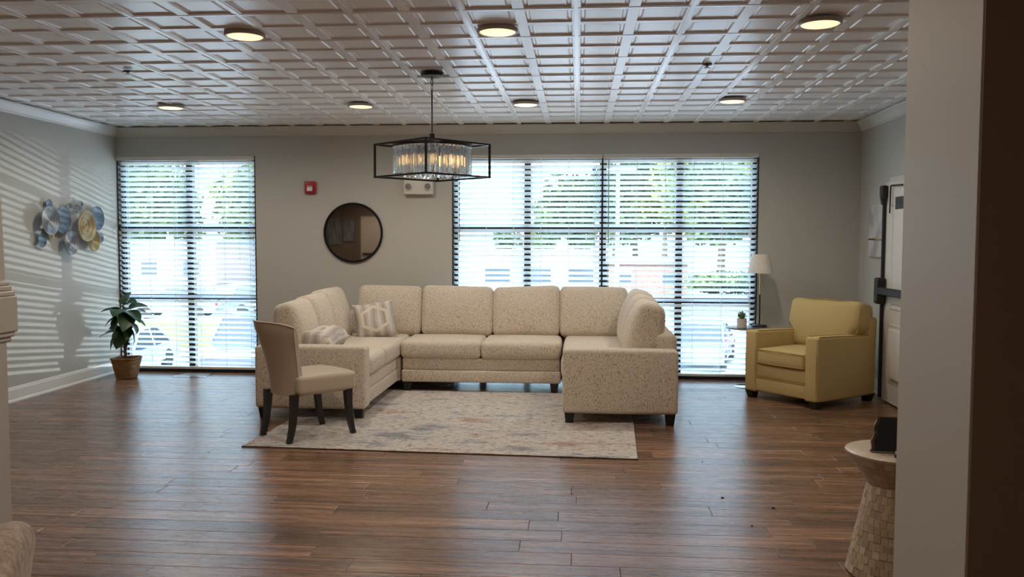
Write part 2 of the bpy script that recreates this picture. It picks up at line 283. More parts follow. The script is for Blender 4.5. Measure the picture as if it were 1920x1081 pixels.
# ------------------------------------------------------------------ mesh builder
class MB:
    def __init__(s): s.v = []; s.f = []; s.off = Vector((0, 0, 0))
    def add(s, vs, fs):
        k = len(s.v); s.v += [Vector(p) for p in vs]; s.f += [tuple(i + k for i in f) for f in fs]; return s
    def box(s, x0, x1, y0, y1, z0, z1, T=None):
        vs = [Vector(p) for p in ((x0, y0, z0), (x1, y0, z0), (x1, y1, z0), (x0, y1, z0), (x0, y0, z1), (x1, y0, z1), (x1, y1, z1), (x0, y1, z1))]
        if T: vs = [T @ p for p in vs]
        return s.add(vs, [(0, 3, 2, 1), (4, 5, 6, 7), (0, 1, 5, 4), (1, 2, 6, 5), (2, 3, 7, 6), (3, 0, 4, 7)])
    def bbox(s, x0, x1, y0, y1, z0, z1, b=0.004, T=None):      # chamfered box
        return s.rbox(x0, x1, y0, y1, z0, z1, b, 1, T=T, seg=1)
    def rbox(s, x0, x1, y0, y1, z0, z1, r, n=3, puff=(0, 0, 0), T=None, warp=None, seg=3):
        c = Vector(((x0 + x1) / 2, (y0 + y1) / 2, (z0 + z1) / 2)); h = Vector(((x1 - x0) / 2, (y1 - y0) / 2, (z1 - z0) / 2))
        r = min(r, h.x * .99, h.y * .99, h.z * .99)
        def ts(hh):
            k = r / hh; a = [-1 + k * i / seg for i in range(seg)] if seg > 1 else [-1]
            m = [-1 + k + (2 - 2 * k) * i / n for i in range(n + 1)]
            return a + m + [-q for q in reversed(a)]
        T3 = [ts(h.x), ts(h.y), ts(h.z)]; key = {}; vs = []; fs = []
        def vert(q):
            kk = (round(q[0], 5), round(q[1], 5), round(q[2], 5))
            if kk in key: return key[kk]
            p = Vector((q[0] * h.x, q[1] * h.y, q[2] * h.z))
            inn = Vector([max(-(h[i] - r), min(h[i] - r, p[i])) for i in range(3)]); d = p - inn
            if d.length > 1e-9:
                if seg > 1: p = inn + d.normalized() * r
                else:
                    m = sum(1 for i in range(3) if abs(d[i]) > 1e-9); p = inn + d * ({1: 1.0, 2: 0.5, 3: 0.34}[m])
            x, y, z = p.x / h.x, p.y / h.y, p.z / h.z
            p = p + Vector((puff[0] * x * (1 - y * y) * (1 - z * z), puff[1] * y * (1 - x * x) * (1 - z * z), puff[2] * z * (1 - x * x) * (1 - y * y)))
            if warp: p = warp(p, x, y, z)
            p = p + c
            if T: p = T @ p
            key[kk] = len(vs); vs.append(p); return key[kk]
        for ax in range(3):
            b, cc = (ax + 1) % 3, (ax + 2) % 3
            for sg in (-1, 1):
                for i in range(len(T3[b]) - 1):
                    for j in range(len(T3[cc]) - 1):
                        ids = []
                        for (ii, jj) in ((i, j), (i + 1, j), (i + 1, j + 1), (i, j + 1)):
                            q = [0, 0, 0]; q[ax] = sg; q[b] = T3[b][ii]; q[cc] = T3[cc][jj]; ids.append(vert(q))
                        if len(set(ids)) < 3: continue
                        fs.append(tuple(ids) if sg > 0 else tuple(reversed(ids)))
        return s.add(vs, fs)
    def tube(s, pts, rad, n=8, cap=True):
        pts = [Vector(p) for p in pts]; rs = rad if isinstance(rad, (list, tuple)) else [rad] * len(pts)
        vs = []; fs = []; prev = None
        for i, p in enumerate(pts):
            d = (pts[min(i + 1, len(pts) - 1)] - pts[max(i - 1, 0)]).normalized()
            if prev is None: a = d.orthogonal().normalized()
            else: a = (prev - d * prev.dot(d)).normalized()
            prev = a; b = d.cross(a)
            for k in range(n):
                t = 2 * pi * k / n; vs.append(p + (a * cos(t) + b * sin(t)) * rs[i])
        for i in range(len(pts) - 1):
            for k in range(n): fs.append((i * n + k, i * n + (k + 1) % n, (i + 1) * n + (k + 1) % n, (i + 1) * n + k))
        if cap: fs.append(tuple(reversed(range(n)))); fs.append(tuple((len(pts) - 1) * n + k for k in range(n)))
        return s.add(vs, fs)
    def taper(s, p0, p1, a0, a1, b0=None, b1=None):           # square bar tapering from p0 to p1 (vertical-ish)
        b0 = b0 or a0; b1 = b1 or a1; p0, p1 = Vector(p0), Vector(p1)
        vs = [p0 + Vector((sx * a0, sy * b0, 0)) for sx, sy in ((-1, -1), (1, -1), (1, 1), (-1, 1))] + [p1 + Vector((sx * a1, sy * b1, 0)) for sx, sy in ((-1, -1), (1, -1), (1, 1), (-1, 1))]
        return s.add(vs, [(0, 3, 2, 1), (4, 5, 6, 7), (0, 1, 5, 4), (1, 2, 6, 5), (2, 3, 7, 6), (3, 0, 4, 7)])
    def lathe(s, prof, n=24, T=None, a0=0, a1=2 * pi, close=True):
        full = abs(a1 - a0 - 2 * pi) < 1e-6; m = n if full else n + 1; vs = []; fs = []
        for r, z in prof:
            for k in range(m):
                t = a0 + (a1 - a0) * k / n; p = Vector((r * cos(t), r * sin(t), z)); vs.append(T @ p if T else p)
        for i in range(len(prof) - 1):
            for k in range(n): fs.append((i * m + k, i * m + (k + 1) % m, (i + 1) * m + (k + 1) % m, (i + 1) * m + k))
        if close and full:
            if prof[0][0] > 1e-4: fs.append(tuple(reversed(range(m))))
            if prof[-1][0] > 1e-4: fs.append(tuple((len(prof) - 1) * m + k for k in range(m)))
        return s.add(vs, fs)
    def sweep(s, prof, path):        # prof: list of (a, z); path: list of (point, direction of a)
        vs = []; fs = []; n = len(prof)
        for p, d in path:
            for a, z in prof: vs.append(Vector(p) + Vector(d) * a + Vector((0, 0, z)))
        for i in range(len(path) - 1):
            for k in range(n): fs.append((i * n + k, i * n + (k + 1) % n, (i + 1) * n + (k + 1) % n, (i + 1) * n + k))
        fs.append(tuple(reversed(range(n)))); fs.append(tuple((len(path) - 1) * n + k for k in range(n)))
        return s.add(vs, fs)
    def mesh(s, name, mat, smooth=False):
        me = bpy.data.meshes.new(name); me.from_pydata([p - s.off for p in s.v], [], s.f)
        bm = bmesh.new(); bm.from_mesh(me); bmesh.ops.recalc_face_normals(bm, faces=bm.faces); bm.to_mesh(me); bm.free()
        if smooth:
            for p in me.polygons: p.use_smooth = True
            try: me.set_sharp_from_angle(angle=radians(50))
            except Exception: pass
        me.materials.append(mat); return me
    def build(s, name, mat, parent=None, smooth=False, loc=None):
        o = bpy.data.objects.new(name, s.mesh(name, mat, smooth)); COL.objects.link(o)
        if parent: o.parent = parent
        if loc is not None: o.location = loc
        return o
def link(name, me, parent=None, loc=(0, 0, 0), rot=(0, 0, 0), scale=None):
    o = bpy.data.objects.new(name, me); COL.objects.link(o); o.location = loc; o.rotation_euler = rot
    if scale: o.scale = scale
    if parent: o.parent = parent
    return o
def thing(name, label, cat, loc=(0, 0, 0), rotz=0, group=None):
    o = bpy.data.objects.new(name, None); COL.objects.link(o); o.empty_display_size = 0.1
    o.location = loc; o.rotation_euler = (0, 0, rotz); o['label'] = label; o['category'] = cat
    if group: o['group'] = group
    return o
def tag(o, label, cat, group=None):
    o['label'] = label; o['category'] = cat
    if group: o['group'] = group
    return o
def struct(o): o['kind'] = 'structure'; return o
def stuff(o): o['kind'] = 'stuff'; return o
def copy_tree(o, parent=None):
    c = o.copy(); COL.objects.link(c); c.parent = parent
    for ch in list(o.children): copy_tree(ch, c)
    return c
Rz = lambda a: Matrix.Rotation(a, 4, 'Z'); Rx = lambda a: Matrix.Rotation(a, 4, 'X'); Ry = lambda a: Matrix.Rotation(a, 4, 'Y'); Tr = lambda *p: Matrix.Translation(p)

# ------------------------------------------------------------------ room shell
XL, XR, YB, ZC = -5.09, 2.895, 9.05, 2.687
WIN = [(-5.086, -3.515), (-1.355, 1.865)]; WTOP = 2.376
w = MB()
w.box(XL - .2, WIN[0][0], YB, YB + .25, -.2, ZC + .25); w.box(WIN[0][0], WIN[0][1], YB, YB + .25, WTOP, ZC + .25)
w.box(WIN[0][1], WIN[1][0], YB, YB + .25, -.2, ZC + .25); w.box(WIN[1][0], WIN[1][1], YB, YB + .25, WTOP, ZC + .25); w.box(WIN[1][1], XR + .2, YB, YB + .25, -.2, ZC + .25)
struct(w.build('wall_back', MT['wall']))
struct(MB().box(XL - .2, XL, 2.6, YB, -.2, ZC + .25).build('wall_left', MT['wall']))
struct(MB().box(XR, XR + .2, -1.4, YB, -.2, ZC + .25).build('wall_right', MT['wall']))
struct(MB().box(-8.2, XR + .2, -1.6, -1.4, -.2, ZC + .25).build('wall_front', MT['hallwall']))
w = MB(); w.box(-8.2, -8.0, -1.4, 2.8, -.2, ZC + .25); w.box(-8.0, XL - .2, 2.6, 2.8, -.2, ZC + .25)
struct(w.build('wall_hall', MT['jamb']))
# partition at the right: grey jamb, dark brown face towards the camera
JX, JY0, JY1 = 0.555, 1.24, 1.51
struct(MB().box(JX, XR, JY0, JY1, 0, ZC).build('wall_partition', MT['jamb']))
struct(MB().box(JX + .002, XR, JY0 - .004, JY0, 0, ZC).build('trim_1', MT['brown']))

# floor: one object per visible plank
fl = struct(MB().box(-8.2, XR + .2, -1.6, YB + .25, -.25, -.0065).build('floor', MT['floorbase']))
PW, PL = 0.1524, 1.219
def plank_mb(L, Wd, x=0, y=0, mb=None):
    mb = mb or MB(); a, b, c = L / 2 - .0008, Wd / 2 - .0006, .0022
    vs = [(x - a, y - b, -.006), (x + a, y - b, -.006), (x + a, y + b, -.006), (x - a, y + b, -.006),
          (x - a, y - b, -.0018), (x + a, y - b, -.0018), (x + a, y + b, -.0018), (x - a, y + b, -.0018),
          (x - a + c, y - b + c, 0), (x + a - c, y - b + c, 0), (x + a - c, y + b - c, 0), (x - a + c, y + b - c, 0)]
    fs = [(0, 3, 2, 1)]
    for q in range(4): fs += [(q, (q + 1) % 4, 4 + (q + 1) % 4, 4 + q), (4 + q, 4 + (q + 1) % 4, 8 + (q + 1) % 4, 8 + q)]
    fs.append((8, 9, 10, 11)); return mb.add(vs, fs)
pm = plank_mb(PL, PW).mesh('plank', MT['plank']); rest = MB(); nrow = 0
y = YB + .06 - PW / 2
cand = []
while y > -1.4:
    x = -8.0 - random.uniform(0, PL)
    while x < XR:
        a, b = max(x, XL if y > 2.7 else -8.0), min(x + PL, XR)
        if b - a > .03:
            seen = 0
            for tx in (0, .25, .5, .75, 1):
                for ty in (-.5, .5):
                    q = project((a + (b - a) * tx, y + ty * PW, 0))
                    if q and -5 < q[0] < 1700 and q[1] < 1090: seen = 1
            cand.append((seen, y, a, b))
        x += PL
    y -= PW
vis = sorted([c for c in cand if c[0]], key=lambda c: c[1]); keep = set(map(id, vis[:298]))
for c in cand:
    _, y, a, b = c
    if id(c) in keep: link('plank', pm, fl, ((a + b) / 2, y, 0), scale=((b - a) / PL, 1, 1))
    else: plank_mb(b - a, PW, (a + b) / 2, y, rest)
stuff(rest.build('far_planks', MT['plank'], fl))

# ceiling: coffered tiles in a T-bar grid
TT = 0.6096; TX0, TY0 = -0.0215, 4.566
ce = struct(MB().box(-8.2, XR + .2, -1.6, YB + .25, ZC + .03, ZC + .2).build('ceiling', MT['tee']))
def tile_mb():
    mb = MB(); h = TT / 2 - .010; bar = .016; lip = .0; V = []; F = []
    for sx in (-1, 1):
        for sy in (-1, 1):
            x0, x1 = (bar, h) if sx > 0 else (-h, -bar); y0, y1 = (bar, h) if sy > 0 else (-h, -bar)
            rings = [(0, 0.003), (.014, .003), (.019, .015), (.034, .015), (.040, .009), (.048, .012)]
            k = len(V)
            for ins, z in rings: V += [(x0 + ins, y0 + ins, z), (x1 - ins, y0 + ins, z), (x1 - ins, y1 - ins, z), (x0 + ins, y1 - ins, z)]
            for i in range(len(rings) - 1):
                for q in range(4): F.append((k + i * 4 + q, k + i * 4 + (q + 1) % 4, k + i * 4 + 4 + (q + 1) % 4, k + i * 4 + 4 + q))
            e = k + (len(rings) - 1) * 4; F.append((e, e + 1, e + 2, e + 3))
    mb.add(V, F)
    mb.box(-bar, bar, -h, h, .003, .006); mb.box(-h, h, -bar, bar, .0032, .006)
    return mb
tm = tile_mb().mesh('ceiling_tile', MT['tile'])
resttile = MB()
i0, i1 = -9, 5; j0, j1 = -8, 7
tiles_mbv = tile_mb()
for j in range(j0, j1 + 1):
    for i in range(-14, 5):
        cx, cy = TX0 + (i + .5) * TT, TY0 + (j + .5) * TT
        if cx + TT / 2 < (XL if cy > 2.7 else -8.0) or cx - TT / 2 > XR or cy - TT / 2 > YB or cy < -1.4: continue
        q = [project((cx + a * TT / 2, cy + b * TT / 2, ZC)) for a in (-1, 1) for b in (-1, 1)]
        seen = any(p and -20 < p[0] < 1760 and p[1] > -10 for p in q)
        if seen: link('ceiling_tile', tm, ce, (cx, cy, ZC))
        else: resttile.add([p + Vector((cx, cy, ZC)) for p in tiles_mbv.v], tiles_mbv.f)
stuff(resttile.build('hidden_ceiling_tiles', MT['tile'], ce))
tee_l = MB().box(-.012, .012, -1.4, YB, 0, .012).mesh('ceiling_tee', MT['tee'])
for i in range(-8, 5): link('ceiling_tee', tee_l, ce, (TX0 + i * TT, 0, ZC))
tee_c = MB().box(XL, XR, -.012, .012, .0006, .012).mesh('ceiling_cross_tee', MT['tee'])
for j in range(j0, j1 + 2): link('ceiling_cross_tee', tee_c, ce, (0, TY0 + j * TT, ZC)) if TY0 + j * TT < YB else None

# crown moulding and baseboards
crown = [(0, -.093), (.008, -.093), (.012, -.080), (.022, -.074), (.034, -.052), (.058, -.026), (.070, -.016), (.076, -.012), (.080, 0), (0, 0)]
def crown_run(nm, path, m): struct(MB().sweep([(a, ZC - .0005 + z) for a, z in crown], path).build(nm, m, smooth=False))
crown_run('trim_2', [((XL, YB, 0), (1, -1, 0)), ((XR, YB, 0), (-1, -1, 0))], MT['trim_warm'])
crown_run('trim_3', [((XL, 2.8, 0), (1, 0, 0)), ((XL, YB, 0), (1, -1, 0))], MT['trim'])
crown_run('trim_4', [((XR, YB, 0), (-1, -1, 0)), ((XR, 1.52, 0), (-1, 0, 0))], MT['trim'])
base = [(0, 0), (.026, 0), (.026, .012), (.020, .024), (.016, .028), (.016, .112), (.012, .118), (.012, .126), (.006, .136), (0, .138)]
def base_run(nm, path): struct(MB().sweep(base, path).build(nm, MT['trim']))
base_run('baseboard_left', [((XL, 2.8, 0), (1, 0, 0)), ((XL, YB, 0), (1, -.0, 0))])
base_run('baseboard_back', [((WIN[0][1] + .005, YB, 0), (0, -1, 0)), ((WIN[1][0] - .005, YB, 0), (0, -1, 0))])
base_run('baseboard_right', [((XR, YB, 0), (-1, 0, 0)), ((XR, 8.12, 0), (-1, 0, 0))])
base_run('baseboard_corner', [((WIN[1][1] + .005, YB, 0), (0, -1, 0)), ((XR, YB, 0), (0, -1, 0))])

# windows: dark bronze frames, mullions, rails, panes
def window(nm, x0, x1, ndiv):
    root = bpy.data.objects.new(nm, None); COL.objects.link(root); root.location = ((x0 + x1) / 2, 9.17, 0); struct(root)
    L = lambda mb: setattr(mb, 'off', Vector(root.location)) or mb
    ya, yb = 9.14, 9.20
    f = MB(); f.box(x0, x0 + .05, ya, yb, 0, WTOP); f.box(x1 - .05, x1, ya, yb, 0, WTOP); f.box(x0, x1, ya, yb, 0, .055); f.box(x0, x1, ya, yb, WTOP - .055, WTOP)
    f.box(x0 - .0, x0 + .012, YB + .002, ya, 0, WTOP); f.box(x1 - .012, x1, YB + .002, ya, 0, WTOP); f.box(x0, x1, YB + .03, ya, 0.0, .012)
    L(f).build('frame', MT['bronze'], root)
    for k in range(1, ndiv):
        xm = x0 + (x1 - x0) * k / ndiv; L(MB().box(xm - .036, xm + .036, ya - .01, yb, .055, WTOP - .055)).build('mullion', MT['bronze'], root)
    for zz in (0.832, 1.588):
        L(MB().box(x0 + .05, x1 - .05, ya - .004, yb, zz - .028, zz + .028)).build('rail', MT['bronze'], root)
    zs = (.055, .832, 1.588, WTOP - .055)
    for k in range(ndiv):
        xa, xb = x0 + (x1 - x0) * k / ndiv, x0 + (x1 - x0) * (k + 1) / ndiv
        for a, b in zip(zs, zs[1:]):
            L(MB().box(xa + .03, xb - .03, 9.168, 9.174, a + .02, b - .02)).build('pane', MT['pane'], root)
window('window_1', *WIN[0], 2); window('window_2', *WIN[1], 4)

# ------------------------------------------------------------------ horizontal blinds: every slat is a part
PITCH = 0.0563; SY = 9.088; TILT = radians(31.5); SD = 0.0635
def blind(x0, x1, label, wand_x, wand_z, pull):
    root = thing('window_blind', label, 'blind', ((x0 + x1) / 2, SY, 0))
    Wd = x1 - x0; h = Wd / 2
    hr = MB(); hr.bbox(-h, h, -.068, -.050, 2.331, 2.375, .004); hr.build('valance', MT['headrail'], root)
    MB().box(-h + .004, h - .004, -.045, .03, 2.335, 2.372).build('headrail', MT['slat'], root)
    mb = MB(); n = 4; V = []
    for k in range(n + 1):
        t = -1 + 2 * k / n; yy = t * SD / 2; zz = .0028 * (1 - t * t)
        p = Rx(-TILT) @ Vector((0, yy, zz)); q = Rx(-TILT) @ Vector((0, yy, zz - .0028)); V.append((p, q))
    vs = []; fs = []
    for sx in (-1, 1):
        for p, q in V: vs += [(sx * (h - .006), p.y, p.z), (sx * (h - .006), q.y, q.z)]
    m = 2 * (n + 1)
    for k in range(n):
        a = 2 * k; fs += [(a, a + 2, m + a + 2, m + a), (a + 1, m + a + 1, m + a + 3, a + 3), (a, a + 1, a + 3, a + 2), (m + a, m + a + 2, m + a + 3, m + a + 1)]
    fs += [(0, m, m + 1, 1), (m - 2, m - 1, 2 * m - 1, 2 * m - 2)]
    mb.add(vs, fs); me = mb.mesh('slat', MT['slat'])
    zs = []; z = 2.305
    while z > 0.095: zs.append(z); z -= PITCH
    for z in zs: link('slat', me, root, (0, 0, z), (random.uniform(-.02, .02), 0, 0))
    MB().bbox(-h + .004, h - .004, -.030, .030, .034, .062, .004).build('bottom_rail', MT['headrail'], root)
    nc = 5 if Wd > 1.5 else 6
    nc = 6
    cm = MB().box(-.0013, .0013, -.0345, -.032, .06, 2.335); cm.box(-.0011, .0011, .031, .033, .06, 2.335); cm = cm.mesh('ladder_cord', MT['cord'])
    for k in range(nc): link('ladder_cord', cm, root, (-h + .06 + (Wd - .12) * k / (nc - 1), 0, 0))
    wm = MB().tube([(wand_x - root.location.x, -.062, 2.32), (wand_x - root.location.x, -.066, wand_z)], .0045, 6); wm.build('tilt_wand', MT['wand'], root, True)
    MB().tube([(pull - root.location.x, -.046, 2.33), (pull - root.location.x, -.046, 1.2)], .0015, 5).build('lift_cord', MT['cord'], root)
    return root
blind(-5.072, -3.528, 'white slatted blind over the narrow window by the left wall', -5.03, 1.44, -3.70)
blind(-1.345, 0.243, 'white slatted blind on the left half of the wide window behind the sofa', -1.272, 1.46, 0.16)
blind(0.250, 1.857, 'white slatted blind on the right half of the wide window, beside the lamp', 0.31, 1.44, 1.78)

# ------------------------------------------------------------------ ceiling fittings
def ceiling_light(x, y, label, on=True):
    r = thing('ceiling_light', label, 'light', (x, y, ZC - .023), 0, 'flush disc lights on the ceiling')
    MB().lathe([(.0, .023), (.117, .023), (.119, .005), (.113, 0), (.106, .0), (.104, .004), (.0, .004)], 36).build('rim', MT['lightring'], r, True)
    MB().lathe([(0, -.004), (.06, -.003), (.098, .001), (.1025, .004), (0, .004)], 36).build('diffuser', MT['diffuser'], r, True)
    s = lamp('ceiling_light_glow', 'SPOT', (x, y, ZC - .045), LAMP_W, (1.0, 0.89, 0.75), spot_size=radians(176), spot_blend=0.75, shadow_soft_size=0.07)
    return r
CL = [(-1.975, 4.955, 'lit disc ceiling light at the upper left, left of three in the front row'), (-0.475, 4.955, 'lit disc ceiling light above the chandelier, middle of the front row of three'),
      (1.326, 4.90, 'lit disc ceiling light nearest the grey partition, right of the front row'), (-3.72, 7.56, 'small lit disc ceiling light over the narrow left window'),
      (-1.965, 7.60, 'small lit disc ceiling light between left window and chandelier rod'), (-0.477, 7.60, 'small lit disc ceiling light just right of the chandelier rod'),
      (1.313, 7.53, 'small lit disc ceiling light over the right end of the wide window')]
for a in CL: ceiling_light(*a)
for x, y in ((-1.975, 2.3), (-0.475, 2.3), (-0.9, -0.3), (-4.4, -0.2), (-6.3, 0.8)):     # the same downlights behind the camera
    lamp('hall_downlight', 'SPOT', (x, y, ZC - .045), LAMP_W * .75, (1.0, 0.78, 0.55), spot_size=radians(176), spot_blend=0.75, shadow_soft_size=0.004)
def sprinkler(x, y, label):
    r = thing('sprinkler_head', label, 'sprinkler', (x, y, ZC), 0, 'sprinkler heads on the ceiling')
    MB().lathe([(.034, 0), (.033, -.006), (.018, -.010), (0, -.010)], 20).build('escutcheon', MT['black'], r, True)
    MB().lathe([(.009, -.009), (.009, -.022), (.026, -.024), (.026, -.029), (0, -.030)], 16).build('deflector', MT['trim'], r, True)
sprinkler(-3.263, 5.989, 'small sprinkler head on the ceiling at the left'); sprinkler(0.878, 6.038, 'small sprinkler head on the ceiling at the right')

# ------------------------------------------------------------------ chandelier
CHX, CHY = -1.073, 6.19
r = thing('chandelier', 'black square-framed chandelier with a drum of clear crystal rods hanging on a rod', 'chandelier', (CHX, CHY, 1.93), radians(45 + 4))
MB().lathe([(0, .757), (.084, .757), (.084, .742), (.078, .728), (.012, .725), (0, .725)], 32).build('canopy', MT['black'], r, True)
ch = MB()
for k, z in enumerate((.690, .645)):
    pts = [Vector((.010 * cos(t), 0, z + .024 * sin(t))) if k == 0 else Vector((0, .010 * cos(t), z + .024 * sin(t))) for t in [2 * pi * i / 12 for i in range(13)]]
    ch.tube(pts, .0028, 6, False)
ch.tube([(0, 0, .727), (0, 0, .708)], .005, 6); ch.build('chain', MT['black'], r, True)
rod = MB().tube([(0, 0, .625), (0, 0, .30)], .0052, 10); rod.box(-.013, .013, -.013, .013, .245, .315); rod.build('rod', MT['black'], r)
S = .297; B = .0065
fr = MB()
for z in (0.0, .235):
    fr.box(-S - B, S + B, -S - B, -S + B, z - B, z + B); fr.box(-S - B, S + B, S - B, S + B, z - B, z + B); fr.box(-S - B, -S + B, -S, S, z - B, z + B); fr.box(S - B, S + B, -S, S, z - B, z + B)
for sx in (-1, 1):
    for sy in (-1, 1): fr.box(sx * S - B, sx * S + B, sy * S - B, sy * S + B, 0, .235)
fr.box(-S, S, -B, B, .235 - B, .235 + B); fr.box(-B, B, -S, S, .235 - B, .235 + B)
fr.build('square_frame', MT['black'], r)
MB().lathe([(.270, .215), (.292, .215), (.292, .240), (.270, .240), (.270, .215)], 48, close=False).build('ring', MT['black'], r)
MB().lathe([(0, .222), (.27, .222), (.27, .232), (0, .232)], 40).build('top_plate', MT['black'], r)
def prism(L, a):
    mb = MB(); n = 3
    vs = [(a * cos(2 * pi * k / n), a * sin(2 * pi * k / n), 0) for k in range(n)] + [(a * cos(2 * pi * k / n), a * sin(2 * pi * k / n), -L) for k in range(n)] + [(0, 0, .012), (0, 0, -L - .008)]
    fs = [(k, (k + 1) % n, n + (k + 1) % n, n + k) for k in range(n)] + [((k + 1) % n, k, 2 * n) for k in range(n)] + [(n + k, n + (k + 1) % n, 2 * n + 1) for k in range(n)]
    return mb.add(vs, fs).mesh('crystal', MT['crystal'])
c1 = prism(.188, .0155)
for k in range(56):
    t = 2 * pi * k / 56; link('crystal', c1, r, (.281 * cos(t), .281 * sin(t), .205), (0, 0, t + pi + random.uniform(-.15, .15)))
for k in range(28):
    t = 2 * pi * k / 28; link('crystal', c1, r, (.16 * cos(t), .16 * sin(t), .200), (0, 0, t))
for k in range(5):
    t = 2 * pi * k / 5 + .3; b = MB(); b.tube([(.10 * cos(t), .10 * sin(t), .222), (.10 * cos(t), .10 * sin(t), .16)], .010, 8); o = b.build('lamp_holder', MT['black'], r, True)
    q = MB(); q.lathe([(0, .085), (.008, .095), (.014, .115), (.012, .140), (.008, .16)], 10, Tr(.10 * cos(t), .10 * sin(t), 0)); q.build('bulb', MT['bulb'], o, True)

# ------------------------------------------------------------------ wall fittings on the back wall
r = thing('round_mirror', 'large round mirror in a thin black frame on the back wall', 'mirror', (-2.432, YB, 1.547))
Tm = Rx(radians(90))
MB().lathe([(.325, 0), (.325, .022), (.313, .022), (.313, .012), (.30, .012), (.30, 0)], 72, Tm).build('frame', MT['black'], r, True)
# very slightly bowed glass
mm = MB(); prof = [(.314, .0105)] + [(.314 * k / 12, .0105 + .0012 * (1 - (k / 12) ** 2)) for k in range(11, -1, -1)]
mm.lathe(prof, 72, Tm, close=False); mm.build('glass', MT['mirror'], r, True)
r = thing('fire_alarm', 'red fire alarm strobe on the back wall above left of mirror', 'alarm', (-2.897, YB, 2.033))
MB().rbox(-.061, .061, -.042, 0, -.067, .067, .014, 2).build('body', MT['redplastic'], r, True)
MB().rbox(-.030, .030, -.062, -.040, -.040, .005, .010, 2).build('strobe_lens', MT['lens'], r, True)
MB().box(-.030, .030, -.0435, -.041, .012, .018).build('grille', MT['label'], r)
r = thing('emergency_light', 'white emergency light with two round lamps below the chandelier', 'light', (-1.707, YB, 2.05))
MB().rbox(-.157, .157, -.085, 0, -.095, .11, .012, 2).build('body', MT['whiteplastic'], r, True)
for sx in (-1, 1):
    h = MB().lathe([(.045, 0), (.045, .010), (.040, .016), (.034, .016), (.032, .010)], 28, Tr(sx * .105, -.084, -.012) @ Rx(radians(90)), close=False).build('lamp_head', MT['whiteplastic'], r, True)
    MB().lathe([(0, .013), (.031, .011), (.033, .004), (0, .004)], 24, Tr(sx * .105, -.084, -.012) @ Rx(radians(90))).build('lens', MT['greylens'], h, True)

# ------------------------------------------------------------------ disc sculpture on the left wall
r = thing('wall_sculpture', 'wall sculpture of overlapping gold, silver and blue-grey metal discs', 'wall art', (XL, 8.1, 1.62))
DISC = [(7.715, 1.648, .137, 'silver', .085), (7.962, 1.659, .132, 'bluegrey', .050), (8.291, 1.607, .158, 'gold', .090), (8.554, 1.690, .126, 'bluegrey', .055), (8.057, 1.435, .120, 'silver', .075),
        (8.474, 1.456, .114, 'gold', .060), (7.784, 1.802, .050, 'bluegrey', .040), (8.099, 1.782, .052, 'silver', .045), (8.291, 1.812, .050, 'silver', .045), (7.654, 1.456, .064, 'bluegrey', .045),
        (7.804, 1.522, .052, 'gold', .035), (8.66, 1.486, .052, 'bluegrey', .035)]
for yy, zz, rad, mt, so in DISC:
    ring = mt != 'bluegrey'; prof = []; n = 15 if rad > .1 else 6
    for k in range(n * 2 + 1):
        q = k / (n * 2); prof.append((rad * q, (.020 * q * q) * (rad / .137) + (.0042 if (k % 2 and ring) else 0)))
    prof += [(rad, prof[-1][1] - .003)] + [(rad * q, .020 * q * q * (rad / .137) - .004) for q in (.8, .5, .2)] + [(0, -.004)]
    MB().lathe(prof, 40, Ry(radians(90))).build('disc', MT[mt], r, True, (so - .01, yy - 8.1, zz - 1.62))
st = MB()
for yy, zz, rad, mt, so in DISC: st.tube([(0, yy - 8.1, zz - 1.62), (so - .012, yy - 8.1, zz - 1.62)], .006, 6)
st.tube([(.03, 7.96 - 8.1, .13), (.03, 8.10 - 8.1, .14), (.03, 8.24 - 8.1, .12)], .005, 6); st.tube([(.015, 7.72 - 8.1, -.10), (.015, 7.80 - 8.1, -.10)], .004, 6)
st.build('support_frame', MT['black'], r)

# ------------------------------------------------------------------ rug
def rug():
    c = [Vector((-2.379, 5.79, 0)), Vector((0.408, 5.668, 0)), Vector((0.50, 8.05, 0)), Vector((-2.26, 8.17, 0))]
    ctr = sum(c, Vector()) / 4; r = thing('area_rug', 'distressed cream, grey and rust area rug under the sofa', 'rug', ctr)
    a, b = MB(), MB(); V = [p - ctr for p in c]
    V2 = [p * .997 for p in V]
    a.add([p + Vector((0, 0, .0005)) for p in V] + [p + Vector((0, 0, .007)) for p in V], [(0, 1, 5, 4), (1, 2, 6, 5), (2, 3, 7, 6), (3, 0, 4, 7), (4, 5, 6, 7), (0, 3, 2, 1)])
    b.add([p + Vector((0, 0, .007)) for p in V2] + [p + Vector((0, 0, .0095)) for p in V2], [(0, 1, 5, 4), (1, 2, 6, 5), (2, 3, 7, 6), (3, 0, 4, 7), (4, 5, 6, 7), (0, 3, 2, 1)])
    a.build('binding', MT['rugedge'], r); b.build('pile', MT['rug'], r)
rug()

# ------------------------------------------------------------------ U-shaped sectional sofa
SO = Vector((-.925, 7.9, 0))
sofa = thing('sectional_sofa', 'large U-shaped cream flecked sectional sofa in front of the wide window', 'sofa', SO)
def sp(mb, name, mat=None, smooth=True, parent=None):
    mb.off = SO; return mb.build(name, mat or MT['sofa'], parent or sofa, smooth)
